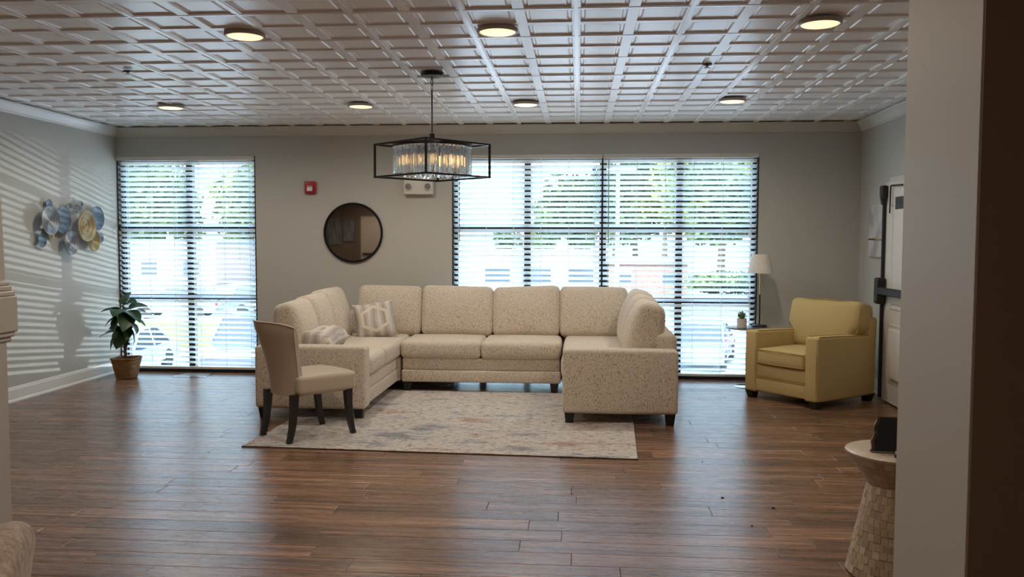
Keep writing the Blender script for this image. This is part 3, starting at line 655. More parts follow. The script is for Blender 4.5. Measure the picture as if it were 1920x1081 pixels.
# bases (two stacked padded bands on every front)
def base_bands(x0, x1, y0, y1):
    b = MB(); b.rbox(x0, x1, y0, y1, .100, .219, .018, 2, (.004, .004, 0)); b.rbox(x0 + .008, x1 - .008, y0 + .008, y1 - .008, .215, .335, .022, 2, (.004, .004, 0)); sp(b, 'seat_base')
base_bands(-2.60, -1.745, 6.885, 8.07); base_bands(-1.705, -.165, 8.055, 8.90); base_bands(-.105, .755, 6.885, 8.07)
b = MB(); b.rbox(-2.60, -1.72, 8.075, 8.90, .10, .335, .02, 2); sp(b, 'corner_base'); b = MB(); b.rbox(-.15, .755, 8.075, 8.90, .10, .335, .02, 2); sp(b, 'corner_base')
# arms
for x0, x1 in ((-2.645, -1.722), (-.122, .792)):
    b = MB(); b.rbox(x0, x1, 6.722, 6.895, .092, .603, .030, 4, (0, .008, .006)); sp(b, 'arm')
# back frame
b = MB(); b.rbox(-2.648, -2.47, 6.89, 8.98, .10, .70, .045, 4, warp=lambda p, x, y, z: p + Vector((-.0 + .0 * z, 0, 0))); sp(b, 'back_frame')
b = MB(); b.rbox(-2.60, .76, 8.84, 8.985, .10, .72, .045, 4); sp(b, 'back_frame')
b = MB(); b.rbox(.625, .800, 6.89, 8.98, .10, .715, .05, 4, warp=lambda p, x, y, z: p + Vector((max(0, z) * -.02 if x < 0 else 0, 0, 0))); sp(b, 'back_frame')
# seat cushions
def seat(x0, x1, y0, y1, z1=.50):
    b = MB(); b.rbox(x0, x1, y0, y1, .33, z1, .045, 5, (.012, .012, .018)); sp(b, 'seat_cushion')
seat(-2.42, -1.728, 6.90, 7.50); seat(-2.42, -1.728, 7.505, 8.66)
seat(-1.712, -.935, 8.035, 8.68); seat(-.930, -.168, 8.035, 8.68)
seat(-.132, .60, 6.90, 7.50); seat(-.132, .60, 7.505, 8.66)
# back cushions
def bc(w, h, t, T, lean_top=0.0, skew=0.0):
    b = MB()
    def warp(p, x, y, z):
        p = p.copy()
        p.y *= 1.0 - .22 * max(0, z) ** 2          # thinner towards the top
        p.z += skew * x * (.5 + .5 * z) * h / 2 + (.012 * (x * x - .6) if z > .5 else 0)
        return p
    b.rbox(-w / 2, w / 2, -t / 2, t / 2, 0, h, .062, 6, (.012, .040, .016), T=T, warp=warp); sp(b, 'back_cushion')
zc = .478
for x0, x1, sk in ((-2.29, -1.628, -.02), (-1.616, -.880, -.03), (-.876, -.192, .055), (-.186, .50, -.015)):
    bc(x1 - x0, .515, .20, Tr((x0 + x1) / 2, 8.70, zc) @ Rx(radians(-11)), skew=sk)
for y0, y1, sk, hh in ((6.91, 7.44, .03, .465), (7.43, 7.93, .02, .49), (7.90, 8.52, .0, .515)):
    bc(y1 - y0, hh, .22, Tr(-2.385, (y0 + y1) / 2, zc) @ Rz(radians(90)) @ Rx(radians(-12)), skew=sk)
for y0, y1, sk, hh in ((6.91, 7.50, .0, .485), (7.46, 7.98, .0, .50), (7.92, 8.52, .0, .515)):
    bc(y1 - y0, hh, .25, Tr(.500, (y0 + y1) / 2, zc) @ Rz(radians(-90)) @ Rx(radians(-13)), skew=sk)
# legs
for x, y in ((-2.585, 6.79), (-1.79, 6.80), (-.065, 6.79), (.735, 6.79), (-1.655, 8.12), (-.225, 8.12), (-2.57, 8.88), (.71, 8.88), (-1.0, 8.88)):
    b = MB(); b.taper((x, y, .0105 if -2.36 < x < .45 and y < 8.05 else .0), (x, y, .108), .030, .042); sp(b, 'leg', MT['legwood'], False)

# throw pillows
def pillow(name, label, T, w, h, t, ex=.55):
    n = 14; mb = MB(); V = []; F = []
    for side in (-1, 1):
        for i in range(n + 1):
            for j in range(n + 1):
                u, v = -1 + 2 * i / n, -1 + 2 * j / n
                th = t / 2 * max(0, (1 - u ** 4) * (1 - v ** 4)) ** ex
                k = 1 - .07 * (1 - u * u) * abs(v) ** 3; kk = 1 - .07 * (1 - v * v) * abs(u) ** 3
                V.append((u * w / 2 * kk, side * (th + .0015) + .006 * sin(5 * u + 3 * v), v * h / 2 * k))
    m = (n + 1) ** 2
    for s in range(2):
        for i in range(n):
            for j in range(n):
                a = s * m + i * (n + 1) + j; q = (a, a + 1, a + n + 2, a + n + 1); F.append(q if s else tuple(reversed(q)))
    edge = [i * (n + 1) for i in range(n + 1)] + [n * (n + 1) + j for j in range(1, n + 1)] + [i * (n + 1) + n for i in range(n - 1, -1, -1)] + [j for j in range(n - 1, 0, -1)]
    for a, b in zip(edge, edge[1:] + edge[:1]): F.append((a, b, m + b, m + a))
    mb.add(V, F); o = mb.build('throw_pillow', MT['pillow'], None, True); o.matrix_world = T; return tag(o, label, 'pillow')
pillow('throw_pillow', 'square patterned throw pillow leaning upright in the left corner of the sofa', Tr(-2.02, 8.30, .672) @ Rz(radians(12)) @ Rx(radians(-22)) @ Ry(radians(-9)), .40, .38, .13)
pillow('throw_pillow', 'patterned throw pillow lying flat behind the left sofa arm, beside the dining chair', Tr(-2.275, 7.13, .612) @ Rz(radians(-3)) @ Rx(radians(-83)) @ Ry(radians(2)), .50, .44, .20, .36)

# ------------------------------------------------------------------ parsons dining chair
r = thing('dining_chair', 'beige upholstered dining chair with curved back and black legs on the rug corner', 'chair', (-2.03, 6.20, 0.0105), radians(49 - 90))
# local: +y is forward (away from the camera), x is width
sb = MB()
def seatwarp(p, x, y, z):
    p = p.copy(); p.x *= 1 + .07 * y; p.y += .03 * (1 - x * x) * max(0, y); return p
sb.rbox(-.235, .235, -.20, .27, .335, .475, .030, 5, (.004, .006, .016), warp=seatwarp); sb.build('seat', MT['leather'], r, True)
# curved back: arc in plan, leaning backwards, flaring to the top
bk = MB(); nu, nv = 16, 10; V = []; F = []
for side in (0, 1):
    for i in range(nu + 1):
        for j in range(nv + 1):
            u = -1 + 2 * i / nu; v = j / nv
            wd = .200 + .074 * v ** 1.3
            zt = .325 + .545 * v
            zt -= .035 * u ** 4 * v
            waist = 1 - .06 * sin(pi * v)
            x = u * wd * waist - .018 - .012 * v
            y = -.215 - .15 * v ** 1.4 + .125 * (u * u) * (.45 + .55 * v)
            nrm = Vector((-.35 * u, 1, 0)).normalized()
            th = (.062 - .016 * v) * (1 - .30 * abs(u) ** 8) * (1 - .5 * max(0, (v - .9) / .1))
            p = Vector((x, y, zt)) + nrm * (th / 2 if side else -th / 2); V.append(p)
m = (nu + 1) * (nv + 1)
for s in range(2):
    for i in range(nu):
        for j in range(nv):
            a = s * m + i * (nv + 1) + j; F.append((a, a + 1, a + nv + 2, a + nv + 1))
edge = [i * (nv + 1) for i in range(nu + 1)] + [nu * (nv + 1) + j for j in range(1, nv + 1)] + [i * (nv + 1) + nv for i in range(nu - 1, -1, -1)] + [j for j in range(nv - 1, 0, -1)]
for a, b in zip(edge, edge[1:] + edge[:1]): F.append((a, b, m + b, m + a))
bk.add(V, F); ob = bk.build('backrest', MT['leather'], r, True)
pp = MB(); pp.tube([V[a] for a in edge[nu:nu + nv + 1]] + [V[a] for a in edge[nu + nv + 1:nu + nv + nu + 1]] + [V[a] for a in edge[nu + nv + nu + 1:]] , .0042, 6, False); pp.build('piping', MT['bufftag'], ob, True)
for sx, sy, dx, dy in ((-1, -1, 0, -.045), (1, -1, 0, -.045), (-1, 1, 0, .045), (1, 1, 0, .045)):
    x, y = (sx * .19, -.222) if sy < 0 else (sx * .215, .215)
    lb = MB(); pts = [(0, 0), (.35, .10), (.7, .42), (1, 1)]
    segs = [((x + dx * b, y + dy * b, .345 * (1 - a)), .026 - .009 * a) for a, b in pts]
    for (p0, a0), (p1, a1) in zip(segs, segs[1:]): lb.taper(p1, p0, a1, a0)
    lb.build('leg', MT['legwood'], r)

# ------------------------------------------------------------------ mustard armchair
AC = Vector((2.155, 8.055, 0)); A_ROT = radians(-52.5)
r = thing('armchair', 'mustard yellow upholstered armchair with piped cushions in the right corner', 'armchair', AC, A_ROT)
# local: x = width, -y = front
hw, hd = .405, .425
arm_w = .135
bb = MB(); bb.rbox(-hw + arm_w - .01, hw - arm_w + .01, -hd + .010, hd - .12, .075, .205, .015, 2, (0, .004, 0)); bb.build('front_rail', MT['mustard'], r, True)
bb = MB(); bb.rbox(-hw + arm_w - .01, hw - arm_w + .01, -hd + .016, hd - .12, .203, .325, .02, 2, (0, .004, 0)); bb.build('seat_deck', MT['mustard'], r, True)
MB().tube([(-hw + arm_w, -hd + .010, .205), (hw - arm_w, -hd + .010, .205)], .005, 6).build('piping', MT['mustardpipe'], r, True)
def pipe_loop(pts, parent, rad=.0048):
    MB().tube(pts + [pts[0]], rad, 6, False).build('piping', MT['mustardpipe'], parent, True)
for sx in (-1, 1):
    x0, x1 = (hw - arm_w, hw) if sx > 0 else (-hw, -hw + arm_w)
    am = MB(); am.rbox(x0, x1, -hd, hd - .02, .062, .622, .022, 4, (.004, .006, .004), warp=lambda p, x, y, z: p + Vector((0, 0, -.012 * y * max(0, z)))); a_o = am.build('arm', MT['mustard'], r, True)
    for xx in (x0 + .012, x1 - .012):
        MB().tube([(xx, -hd + .008, .075), (xx, -hd + .002, .35), (xx, -hd + .010, .615), (xx, -hd + .04, .634), (xx, 0, .624), (xx, hd - .05, .612)], .0048, 6).build('piping', MT['mustardpipe'], a_o, True)
bf = MB(); bf.rbox(-hw, hw, hd - .135, hd, .062, .775, .04, 4, warp=lambda p, x, y, z: p + Vector((0, .02 * max(0, z), 0))); bf.build('back_frame', MT['mustard'], r, True)
sc_ = MB(); sc_.rbox(-hw + arm_w + .004, hw - arm_w - .004, -hd - .005, hd - .16, .325, .475, .035, 5, (.003, .010, .018)); sco = sc_.build('seat_cushion', MT['mustard'], r, True)
xa = hw - arm_w - .006
for zz in (.462, .345):
    pts = [(-xa + .01, -hd + .010, zz)] + [(-xa + .012 + (2 * xa - .024) * k / 8, -hd - .004 - .012 * (1 - (k / 4 - 1) ** 2), zz + (.006 * (1 - (k / 4 - 1) ** 2) if zz > .4 else 0)) for k in range(9)] + [(xa - .004, -hd + .25, zz), (xa - .004, hd - .17, zz), (-xa + .004, hd - .17, zz), (-xa + .004, -hd + .25, zz)]
    pipe_loop([Vector(p) for p in pts], sco)
bcu = MB(); Tb = Tr(0, hd - .215, .455) @ Rx(radians(-12))
bcu.rbox(-.385, .385, -.115, .115, 0, .455, .055, 6, (.010, .045, .015), T=Tb, warp=lambda p, x, y, z: p + Vector((-.06 * x if z < -.25 else 0, 0, .012 * (x * x - .5) * max(0, z)))); bco = bcu.build('back_cushion', MT['mustard'], r, True)
for yy in (-.085, .085):
    ring = [(-.33, yy, .02), (-.345, yy, .13), (-.378, yy, .18), (-.382, yy, .38), (-.36, yy, .440), (0, yy * 1.1, .462), (.36, yy, .440), (.382, yy, .38), (.378, yy, .18), (.345, yy, .13), (.33, yy, .02)]
    MB().tube([Tb @ Vector(p) for p in ring], .005, 6).build('piping', MT['mustardpipe'], bco, True)
for sx in (-1, 1):
    for sy in (-1, 1):
        MB().taper((sx * (hw - .055), sy * (hd - .055), 0), (sx * (hw - .048), sy * (hd - .048), .075), .030, .044).build('leg', MT['legwood'], r)

# ------------------------------------------------------------------ side table, lamp, potted succulent
ST = (1.70, 8.66)
r = thing('side_table', 'round side table with a thin dark top behind the armchair', 'table', (ST[0], ST[1], 0))
MB().lathe([(0, .588), (.215, .588), (.222, .592), (.222, .600), (.215, .604), (0, .604)], 48).build('table_top', MT['tabletop'], r, True)
MB().lathe([(0, .008), (.115, .008), (.12, .004), (.12, 0), (0, 0)], 40).build('base', MT['chrome'], r, True)
MB().tube([(0, 0, .006), (0, 0, .588)], .014, 12).build('stem', MT['chrome'], r, True)
r = thing('table_lamp', 'slim table lamp with white linen shade standing on the side table', 'lamp', (1.832, 8.75, .604))
MB().lathe([(0, 0), (.078, 0), (.080, .006), (.074, .014), (.012, .020), (0, .020)], 32).build('base', MT['black'], r, True)
MB().tube([(0, 0, .018), (0, 0, .325)], .0085, 10).build('lower_stem', MT['black'], r, True)
MB().tube([(0, 0, .325), (0, 0, .60)], .0065, 10).build('upper_stem', MT['brass'], r, True)
MB().lathe([(.126, .543), (.086, .730), (.084, .730), (.124, .543)], 40, close=False).build('shade', MT['shade'], r, True)
MB().lathe([(0, .60), (.010, .60), (.014, .62), (.022, .65), (.018, .68), (0, .695)], 14).build('bulb', MT['lens'], r, True)
r = thing('potted_succulent', 'small leafy succulent in a white ceramic pot on the side table', 'plant', (1.622, 8.56, .604))
MB().lathe([(0, 0), (.046, 0), (.050, .006), (.050, .014), (.047, .016), (.049, .095), (.045, .095), (.043, .085), (0, .085)], 32).build('pot', MT['ceramic'], r, True)
random.seed(5)
def leaf_mesh(L, wd, curl, name, mat, n=6, fold=.15):
    mb = MB(); V = []; F = []
    for i in range(n + 1):
        t = i / n; w_ = wd * (sin(pi * min(1, t ** .75)) ** .8) if 0 < t < 1 else 0.0015
        z = curl * t * t * L; y_ = L * t * (1 - .25 * abs(curl) * t)
        V += [(-w_, y_, z + fold * w_ + .004 * sin(9 * t)), (-w_ * .5, y_, z + fold * w_ * .3), (0, y_, z - .0), (w_ * .5, y_, z + fold * w_ * .3), (w_, y_, z + fold * w_ - .004 * sin(8 * t))]
    for i in range(n):
        for k in range(4): F.append((i * 5 + k, i * 5 + k + 1, i * 5 + 5 + k + 1, i * 5 + 5 + k))
    m_ = len(V); V2 = [(x, y_, z - .0012) for x, y_, z in V]
    mb.add(V + V2, F + [tuple(m_ + q for q in reversed(f)) for f in F]); return mb.mesh(name, mat, True)
lm_ = leaf_mesh(.050, .011, .3, 'leaf', MT['succ'])
for k in range(26):
    t = random.uniform(0, 2 * pi); e = random.uniform(.3, 1.35); o = link('leaf', lm_, r, (.022 * cos(t) * random.random(), .022 * sin(t) * random.random(), .084 + random.uniform(0, .03)), (e, 0, t - pi / 2), (1, random.uniform(.7, 1.3), 1))
for k in range(5):
    t = random.uniform(0, 2 * pi); q = MB(); q.lathe([(0, 0), (.006, .003), (.007, .008), (0, .011)], 8, Tr(.028 * cos(t), .028 * sin(t), .125 + random.uniform(0, .03))); q.build('flower', MT['petal'], r, True)

# ------------------------------------------------------------------ fiddle-leaf fig in a basket
PX, PY = -4.775, 8.60
r = thing('potted_fig', 'broad-leaved fig tree in a woven brown basket in the left corner', 'plant', (PX, PY, 0))
pb = MB(); rows = 14
def ring(z, hx): return [(sx * hx * (1 if abs(a) < 2 else 1), sy * hx, z) for sx, sy, a in ()]
V = []; F = []; N = 32
def sq(t, h):
    c, s_ = cos(t), sin(t); e = .42; return (h * math.copysign(abs(c) ** e, c), h * math.copysign(abs(s_) ** e, s_))
prof = []
for k in range(rows):
    z = .004 + .205 * k / rows; hx = .088 + .040 * k / rows
    prof += [(hx - .003, z), (hx + .004, z + .205 / rows * .5)]
prof += [(.130, .208), (.136, .216), (.130, .224), (.118, .218), (.112, .185)]
for hx, z in prof:
    for k in range(N):
        x, y_ = sq(2 * pi * k / N, hx); V.append((x, y_, z + .003 * sin(5 * 2 * pi * k / N + z * 90)))
for i in range(len(prof) - 1):
    for k in range(N): F.append((i * N + k, i * N + (k + 1) % N, (i + 1) * N + (k + 1) % N, (i + 1) * N + k))
F.append(tuple(range(N))); pb.add(V, F); pb.build('basket', MT['basket'], r, True)
V = [(*sq(2 * pi * k / N, .116), .190) for k in range(N)]
MB().add(V, [tuple(range(N))]).build('soil', MT['soil'], r)
st = MB(); st.tube([(-.005, 0, .18), (-.008, -.01, .33), (.0, -.02, .45), (-.012, -.02, .62), (-.02, 0, .80)], [.016, .014, .012, .010, .006], 8); st.tube([(-.003, 0, .33), (.028, -.01, .40), (.034, .0, .50), (.03, .0, .66)], [.010, .010, .009, .005], 8)
for k in range(9): st.tube([(.034, 0, .36 + .018 * k), (.034 + .014, .006 * (-1) ** k, .365 + .018 * k)], [.005, .003], 5)
st.build('stem', MT['stem'], r, True)
random.seed(21)
big = leaf_mesh(.25, .095, -.35, 'leaf', MT['leaf'], 8, .22)
# (base x,y,z, heading deg (0=+x), elevation deg, scale)
LV = [(-.02, 0, .78, 95, 65, .75), (-.02, -.02, .72, 200, 18, .85), (-.02, -.03, .68, 215, -15, .85), (0, -.03, .74, 275, 5, 1.0), (.02, -.03, .72, 300, -35, 1.05), (-.02, -.03, .70, 250, -40, 1.0), (.03, 0, .74, 20, 25, .8), (.03, -.02, .72, 340, -12, .9),
      (.03, 0, .64, 10, -5, .8), (.035, -.01, .60, 345, -22, .75), (.03, 0, .55, 355, -48, .85), (-.03, -.02, .50, 190, 6, 1.0), (-.02, -.02, .50, 225, -35, .95), (0, -.03, .52, 260, -50, .9), (-.02, 0, .52, 170, 20, .7), (.01, .03, .68, 70, 20, .9), (-.01, .03, .58, 110, 0, .9), (.02, -.02, .56, 310, -45, .7), (.0, 0, .78, 330, 30, .7)]
for x, y_, z, hd_, el, s_ in LV:
    o = link('leaf', big, r, (x, y_, z), (0, 0, 0), (s_, s_, s_))
    o.rotation_euler = (Rz(radians(hd_ - 90)) @ Rx(radians(el)) @ Ry(radians(random.uniform(-35, 35)))).to_euler()

# floor register
r = thing('floor_vent', 'pale metal floor register in front of the narrow window', 'vent', (-4.155, 8.855, 0))
f = MB(); f.box(-.175, .175, -.125, -.110, 0, .005); f.box(-.175, .175, .110, .125, 0, .005); f.box(-.175, -.158, -.11, .11, 0, .005); f.box(.158, .175, -.11, .11, 0, .005); f.build('frame', MT['chrome'], r)
for k in range(10): MB().box(-.158, .158, -.105 + .022 * k, -.091 + .022 * k, .0005, .0035).build('louvre', MT['vent'], r)

# ------------------------------------------------------------------ right wall: door with exit device, canvas
DX = 2.80
d = bpy.data.objects.new('door_1', None); COL.objects.link(d); d.location = (DX, 7.60, 0); struct(d)
def dp(mb, nm, mt, sm=False, parent=None): mb.off = Vector(d.location); return mb.build(nm, mt, parent or d, sm)
dp(MB().bbox(DX, DX + .045, 7.14, 8.055, .012, 2.005, .003), 'slab', MT['doorpaint'])
dp(MB().box(DX + .045, XR, 7.10, 8.09, 0, 2.05), 'jamb', MT['trim_warm'])
def panel(y0, y1, z0, z1, bow=.0):
    mb = MB(); t = .022
    for a in ((y0, y1, z0, z0 + t), (y0, y1, z1 - t, z1), (y0, y0 + t, z0, z1), (y1 - t, y1, z0, z1)): mb.bbox(DX - .008, DX + .002, *a, .004)
    pm_ = dp(mb, 'panel_moulding', MT['doorpaint'])
    dp(MB().rbox(DX - .014 - bow, DX + .01, y0 + .045, y1 - .045, z0 + .045, z1 - .045, .012, 4), 'raised_panel', MT['doorpaint'], True)
panel(7.26, 7.86, .86, 1.80); panel(7.26, 7.86, .20, .73, .02)
ed = MB(); ed.bbox(DX - .030, DX - .002, 8.020, 8.048, .03, 1.90, .003); dp(ed, 'vertical_rod', MT['blackpaint'])
lt = MB(); lt.bbox(DX - .055, DX, 7.985, 8.060, 1.865, 1.975, .010); lt.taper((DX - .028, 8.022, 1.80), (DX - .028, 8.022, 1.87), .014, .026); dp(lt, 'top_latch', MT['blackpaint'])
dv = MB(); dv.rbox(DX - .085, DX, 7.97, 8.065, .895, 1.135, .02, 3); dp(dv, 'latch_housing', MT['blackpaint'], True)
dp(MB().bbox(DX - .080, DX - .035, 7.24, 7.99, .985, 1.050, .006), 'push_bar', MT['blackpaint'])
dp(MB().box(DX - .088, DX - .084, 8.00, 8.015, .93, .965), 'indicator', MT['chrome'])
dp(MB().bbox(DX - .012, DX + .004, 7.20, 7.78, 1.70, 1.86, .004), 'closer_plate', MT['darkglass'])
cl = MB(); cl.tube([(DX - .02, 7.86, 1.965), (DX - .02, 7.60, 1.955)], .008, 6); cl.tube([(DX - .02, 7.875, 1.965), (DX - .02, 7.885, 1.72)], .007, 6); dp(cl, 'closer_arm', MT['black'])
r = thing('canvas_painting', 'small pale grey abstract canvas with a gold streak beside the white door', 'painting', (XR, 8.46, 1.57))
MB().bbox(-.026, 0, -.235, .235, -.255, .255, .003).build('canvas', MT['canvas1'], r)
MB().bbox(-.0285, -.026, -.235, .13, -.095, -.080, .001).build('gold_streak', MT['goldleaf'], r); MB().bbox(-.0290, -.026, .05, .23, -.090, -.074, .001).build('dark_streak', MT['liveedge'], r)

# ------------------------------------------------------------------ shell-tiled drum table at the right with plaque and card holder
DTX, DTY = 1.402, 3.80
r = thing('drum_table', 'hourglass drum table clad in cream mother-of-pearl tiles at the right edge', 'table', (DTX, DTY, 0))
pf = [(0, .004), (.198, .004), (.203, .012), (.122, .405), (.123, .412), (.216, .535), (.219, .545), (.217, .549), (0, .549)]
MB().lathe(pf, 48).build('core', MT['grout'], r, True)
MB().lathe([(0, .5492), (.214, .5492), (.216, .5498), (.214, .5512), (0, .5512)], 48).build('table_top', MT['shell'], r, True)
MB().lathe([(0, 0), (.196, 0), (.196, .004), (0, .004)], 40).build('foot_ring', MT['black'], r)
hidden = MB(); n_tiles = 0
def tile(r0, z0, r1, z1, a0, a1, proud):
    global n_tiles
    n = 2; V = []; F = []
    for k in range(n + 1):
        t = a0 + (a1 - a0) * k / n
        for rr, zz, pr in ((r0, z0, -.001), (r0, z0, proud), (r1, z1, proud), (r1, z1, -.001)): V.append(((rr + pr) * cos(t), (rr + pr) * sin(t), zz))
    for k in range(n):
        for q in range(4): F.append((k * 4 + q, k * 4 + (q + 1) % 4, k * 4 + 4 + (q + 1) % 4, k * 4 + 4 + q))
    F += [(0, 1, 2, 3), (n * 4 + 3, n * 4 + 2, n * 4 + 1, n * 4)]
    am = (a0 + a1) / 2
    if cos(am - radians(240)) > .02: MB().add(V, F).build('tile', MT['shell'], r); n_tiles += 1
    else: hidden.add(V, F)
random.seed(9)
NR, NT = 12, 34
for k in range(NR):
    a, b = k / NR, (k + 1) / NR; ph = random.random()
    for q in range(NT):
        t0 = 2 * pi * (q + ph) / NT; t1 = 2 * pi * (q + 1 + ph) / NT - .011; j = random.uniform(-.0035, .0035)
        tile(.203 + (.122 - .203) * a, .012 + .393 * a + .0018 + j, .203 + (.122 - .203) * b, .012 + .393 * b + j, t0, t1, random.uniform(.0008, .0018))
for k in range(4):
    a, b = k / 4, (k + 1) / 4; ph = random.random()
    for q in range(NT): tile(.123 + .093 * a, .412 + .123 * a + .0006, .123 + .093 * b, .412 + .123 * b - .0006, 2 * pi * (q + ph) / NT, 2 * pi * (q + 1 + ph) / NT - .008, random.uniform(.0006, .0010))
stuff(hidden.build('hidden_tiles', MT['shell'], r))
r = thing('display_plaque', 'black plaque with live-edge wood border leaning on the drum table', 'plaque', (DTX - .00, DTY - .055, .5515), radians(-8))
def wavy(off, y0, y1, sgn=-1):
    V = []; n = 12
    for k in range(n + 1):
        z = .006 + .150 * k / n; x = -.120 + .030 * k / n + .004 * sin(k * 1.3) - off
        V.append((x, z))
    return V
T_ = Rx(radians(-14)); L_ = wavy(.010, 0, 0); n = len(L_)
def slab(left, x1, y0, y1, nm, mt):
    V = [T_ @ Vector((x, y0, z)) for x, z in left] + [T_ @ Vector((x1, y0, z)) for x, z in left] + [T_ @ Vector((x, y1, z)) for x, z in left] + [T_ @ Vector((x1, y1, z)) for x, z in left]
    k = len(left); F = []
    for i in range(k - 1): F += [(i, i + 1, k + i + 1, k + i), (2 * k + i, 3 * k + i, 3 * k + i + 1, 2 * k + i + 1), (i, 2 * k + i, 2 * k + i + 1, i + 1), (k + i, k + i + 1, 3 * k + i + 1, 3 * k + i)]
    F += [(0, k, 3 * k, 2 * k), (k - 1, 3 * k - 1, 4 * k - 1, 2 * k - 1)] if False else [(0, k, 3 * k, 2 * k), (k - 1, 2 * k - 1, 4 * k - 1, 3 * k - 1)]
    MB().add(V, F).build(nm, mt, r)
slab(L_, .13, .0, .022, 'wood_slab', MT['liveedge'])
slab([(x + .012, z - (.004 if i == n - 1 else 0)) for i, (x, z) in enumerate(L_)], .128, -.004, .0, 'black_panel', MT['blackpaint'])
MB().box(-.03, .03, .02, .085, 0, .006).build('easel_foot', MT['liveedge'], r)
r = thing('card_holder', 'small black holder with a white card in front of the plaque', 'card holder', (DTX - .035, DTY - .125, .5515), radians(-6))
MB().bbox(-.022, .045, -.012, .012, 0, .022, .003).build('stand', MT['blackpaint'], r)
MB().box(-.024, .045, -.0135, -.0115, .018, .032).build('card', MT['label'], r)

# ------------------------------------------------------------------ left column and velvet chair in the foreground
cx1, cy1 = -1.778, 2.52
col = struct(bpy.data.objects.new('wall_column', None)); COL.objects.link(col); col.location = (cx1 - .2, cy1 - .16, 0)
def cp(mb, nm): mb.off = Vector(col.location); return mb.build(nm, MT['col'], col)
X0, Y0 = cx1 - .40, cy1 - .30
def cbox(e, z0, z1, mb): mb.bbox(X0 - e, cx1 + e, Y0 - e, cy1 + e, z0, z1, .004)
m_ = MB(); m_.add([(X0 + .02, Y0 + .02, ZC), (cx1 - .028, Y0 + .02, ZC), (cx1 - .028, cy1 - .02, ZC), (X0 + .02, cy1 - .02, ZC), (X0, Y0, 1.3), (cx1 - .008, Y0, 1.3), (cx1 - .008, cy1, 1.3), (X0, cy1, 1.3)], [(0, 1, 2, 3), (4, 7, 6, 5), (0, 4, 5, 1), (1, 5, 6, 2), (2, 6, 7, 3), (3, 7, 4, 0)])
cp(m_, 'shaft')
m_ = MB(); cbox(.004, 1.325, 1.34, m_); cbox(.008, 1.308, 1.326, m_); cbox(.014, 1.292, 1.309, m_); cp(m_, 'cap_moulding')
m_ = MB(); cbox(.018, 1.180, 1.293, m_); cp(m_, 'cap_band')
m_ = MB(); cbox(.012, 1.165, 1.181, m_); cbox(.004, 1.150, 1.166, m_); cp(m_, 'neck_moulding')
m_ = MB(); cbox(-.012, .0, 1.151, m_); cp(m_, 'pedestal')
a_, b_ = cx1 - .0125, cx1 - .003; m_ = MB(); m_.box(a_, b_, cy1 - .085, cy1 - .012, 0, 1.149); m_.box(a_, b_, Y0 + .012, Y0 + .08, 0, 1.149); m_.box(a_, b_, Y0 + .0805, cy1 - .0855, 1.06, 1.149); m_.box(a_, b_, Y0 + .0805, cy1 - .0855, 0, .16); cp(m_, 'panel_frame')

r = thing('velvet_chair', 'crushed beige velvet chair at the bottom left corner beside the column', 'chair', (-1.438, 1.50, 0), radians(27))
# faces left: its back is the rounded slab on the right
MB().rbox(-.24, .20, -.25, .25, .34, .475, .04, 4, (.004, .004, .02)).build('seat', MT['velvet'], r, True)
b = MB(); b.rbox(.190, .295, -.25, .25, .36, .845, .050, 5, (.006, .0, .012), warp=lambda p, x, y, z: p + Vector((.035 * z, 0, -.03 * y * y * max(0, z)))); bo = b.build('backrest', MT['velvet'], r, True)
MB().tube([(.238, -.2515, .38), (.262, -.2515, .60), (.276, -.250, .76), (.285, -.235, .80)], .0035, 6).build('seam', MT['liveedge'], bo, True)
for sx in (-1, 1):
    for sy in (-1, 1): MB().taper((sx * .20, sy * .20, 0), (sx * .19, sy * .20, .345), .014, .022).build('leg', MT['legwood'], r)

# crumbs on the floor
random.seed(4)
for k, (x, y_, s_, lb) in enumerate([(1.077, 4.693, .010, 'largest dark crumb on the floor, nearest the drum table'), (.902, 4.39, .007, 'dark crumb on the floor lowest in the photo'), (.83, 4.86, .009, 'dark crumb on the floor left of the largest one'),
                                    (.83, 5.66, .005, 'tiny dark crumb on the floor nearest the rug corner'), (1.18, 5.21, .005, 'tiny dark crumb on the floor farthest right')]):
    q = MB(); q.lathe([(0, 0), (s_, .001), (s_ * .8, s_ * .7), (0, s_)], 6); o = q.build('crumb', MT['crumb'], None, False, (x, y_, 0)); o.rotation_euler.z = k
    tag(o, lb, 'crumb', 'crumbs on the floor')

# ------------------------------------------------------------------ hall behind the camera, seen in the mirror
r = thing('hall_door', 'plain beige door on the hall wall, seen in the round mirror', 'door', (-4.55, -1.392, 0))
MB().bbox(-.46, .46, 0, .045, .01, 2.1, .003).build('slab', MT['doorpaint'], r); MB().bbox(-.40, .40, .05, .085, 1.0, 1.06, .004).build('push_bar', MT['blackpaint'], r); MB().bbox(.40, .43, .045, .07, .05, 2.0, .003).build('vertical_rod', MT['blackpaint'], r)
for k, (x, z, h, lb) in enumerate(((-5.80, 1.68, .78, 'wide'), (-5.36, 1.70, .62, 'narrow'))):
    r = thing('hall_canvas', lb + ' grey streaked abstract canvas, seen in the round mirror', 'painting', (x, -1.392, z)); MB().bbox(-.20 + .04 * k, .20 - .04 * k, 0, .03, -h / 2, h / 2, .003).build('canvas', MT['canvas2'], r)

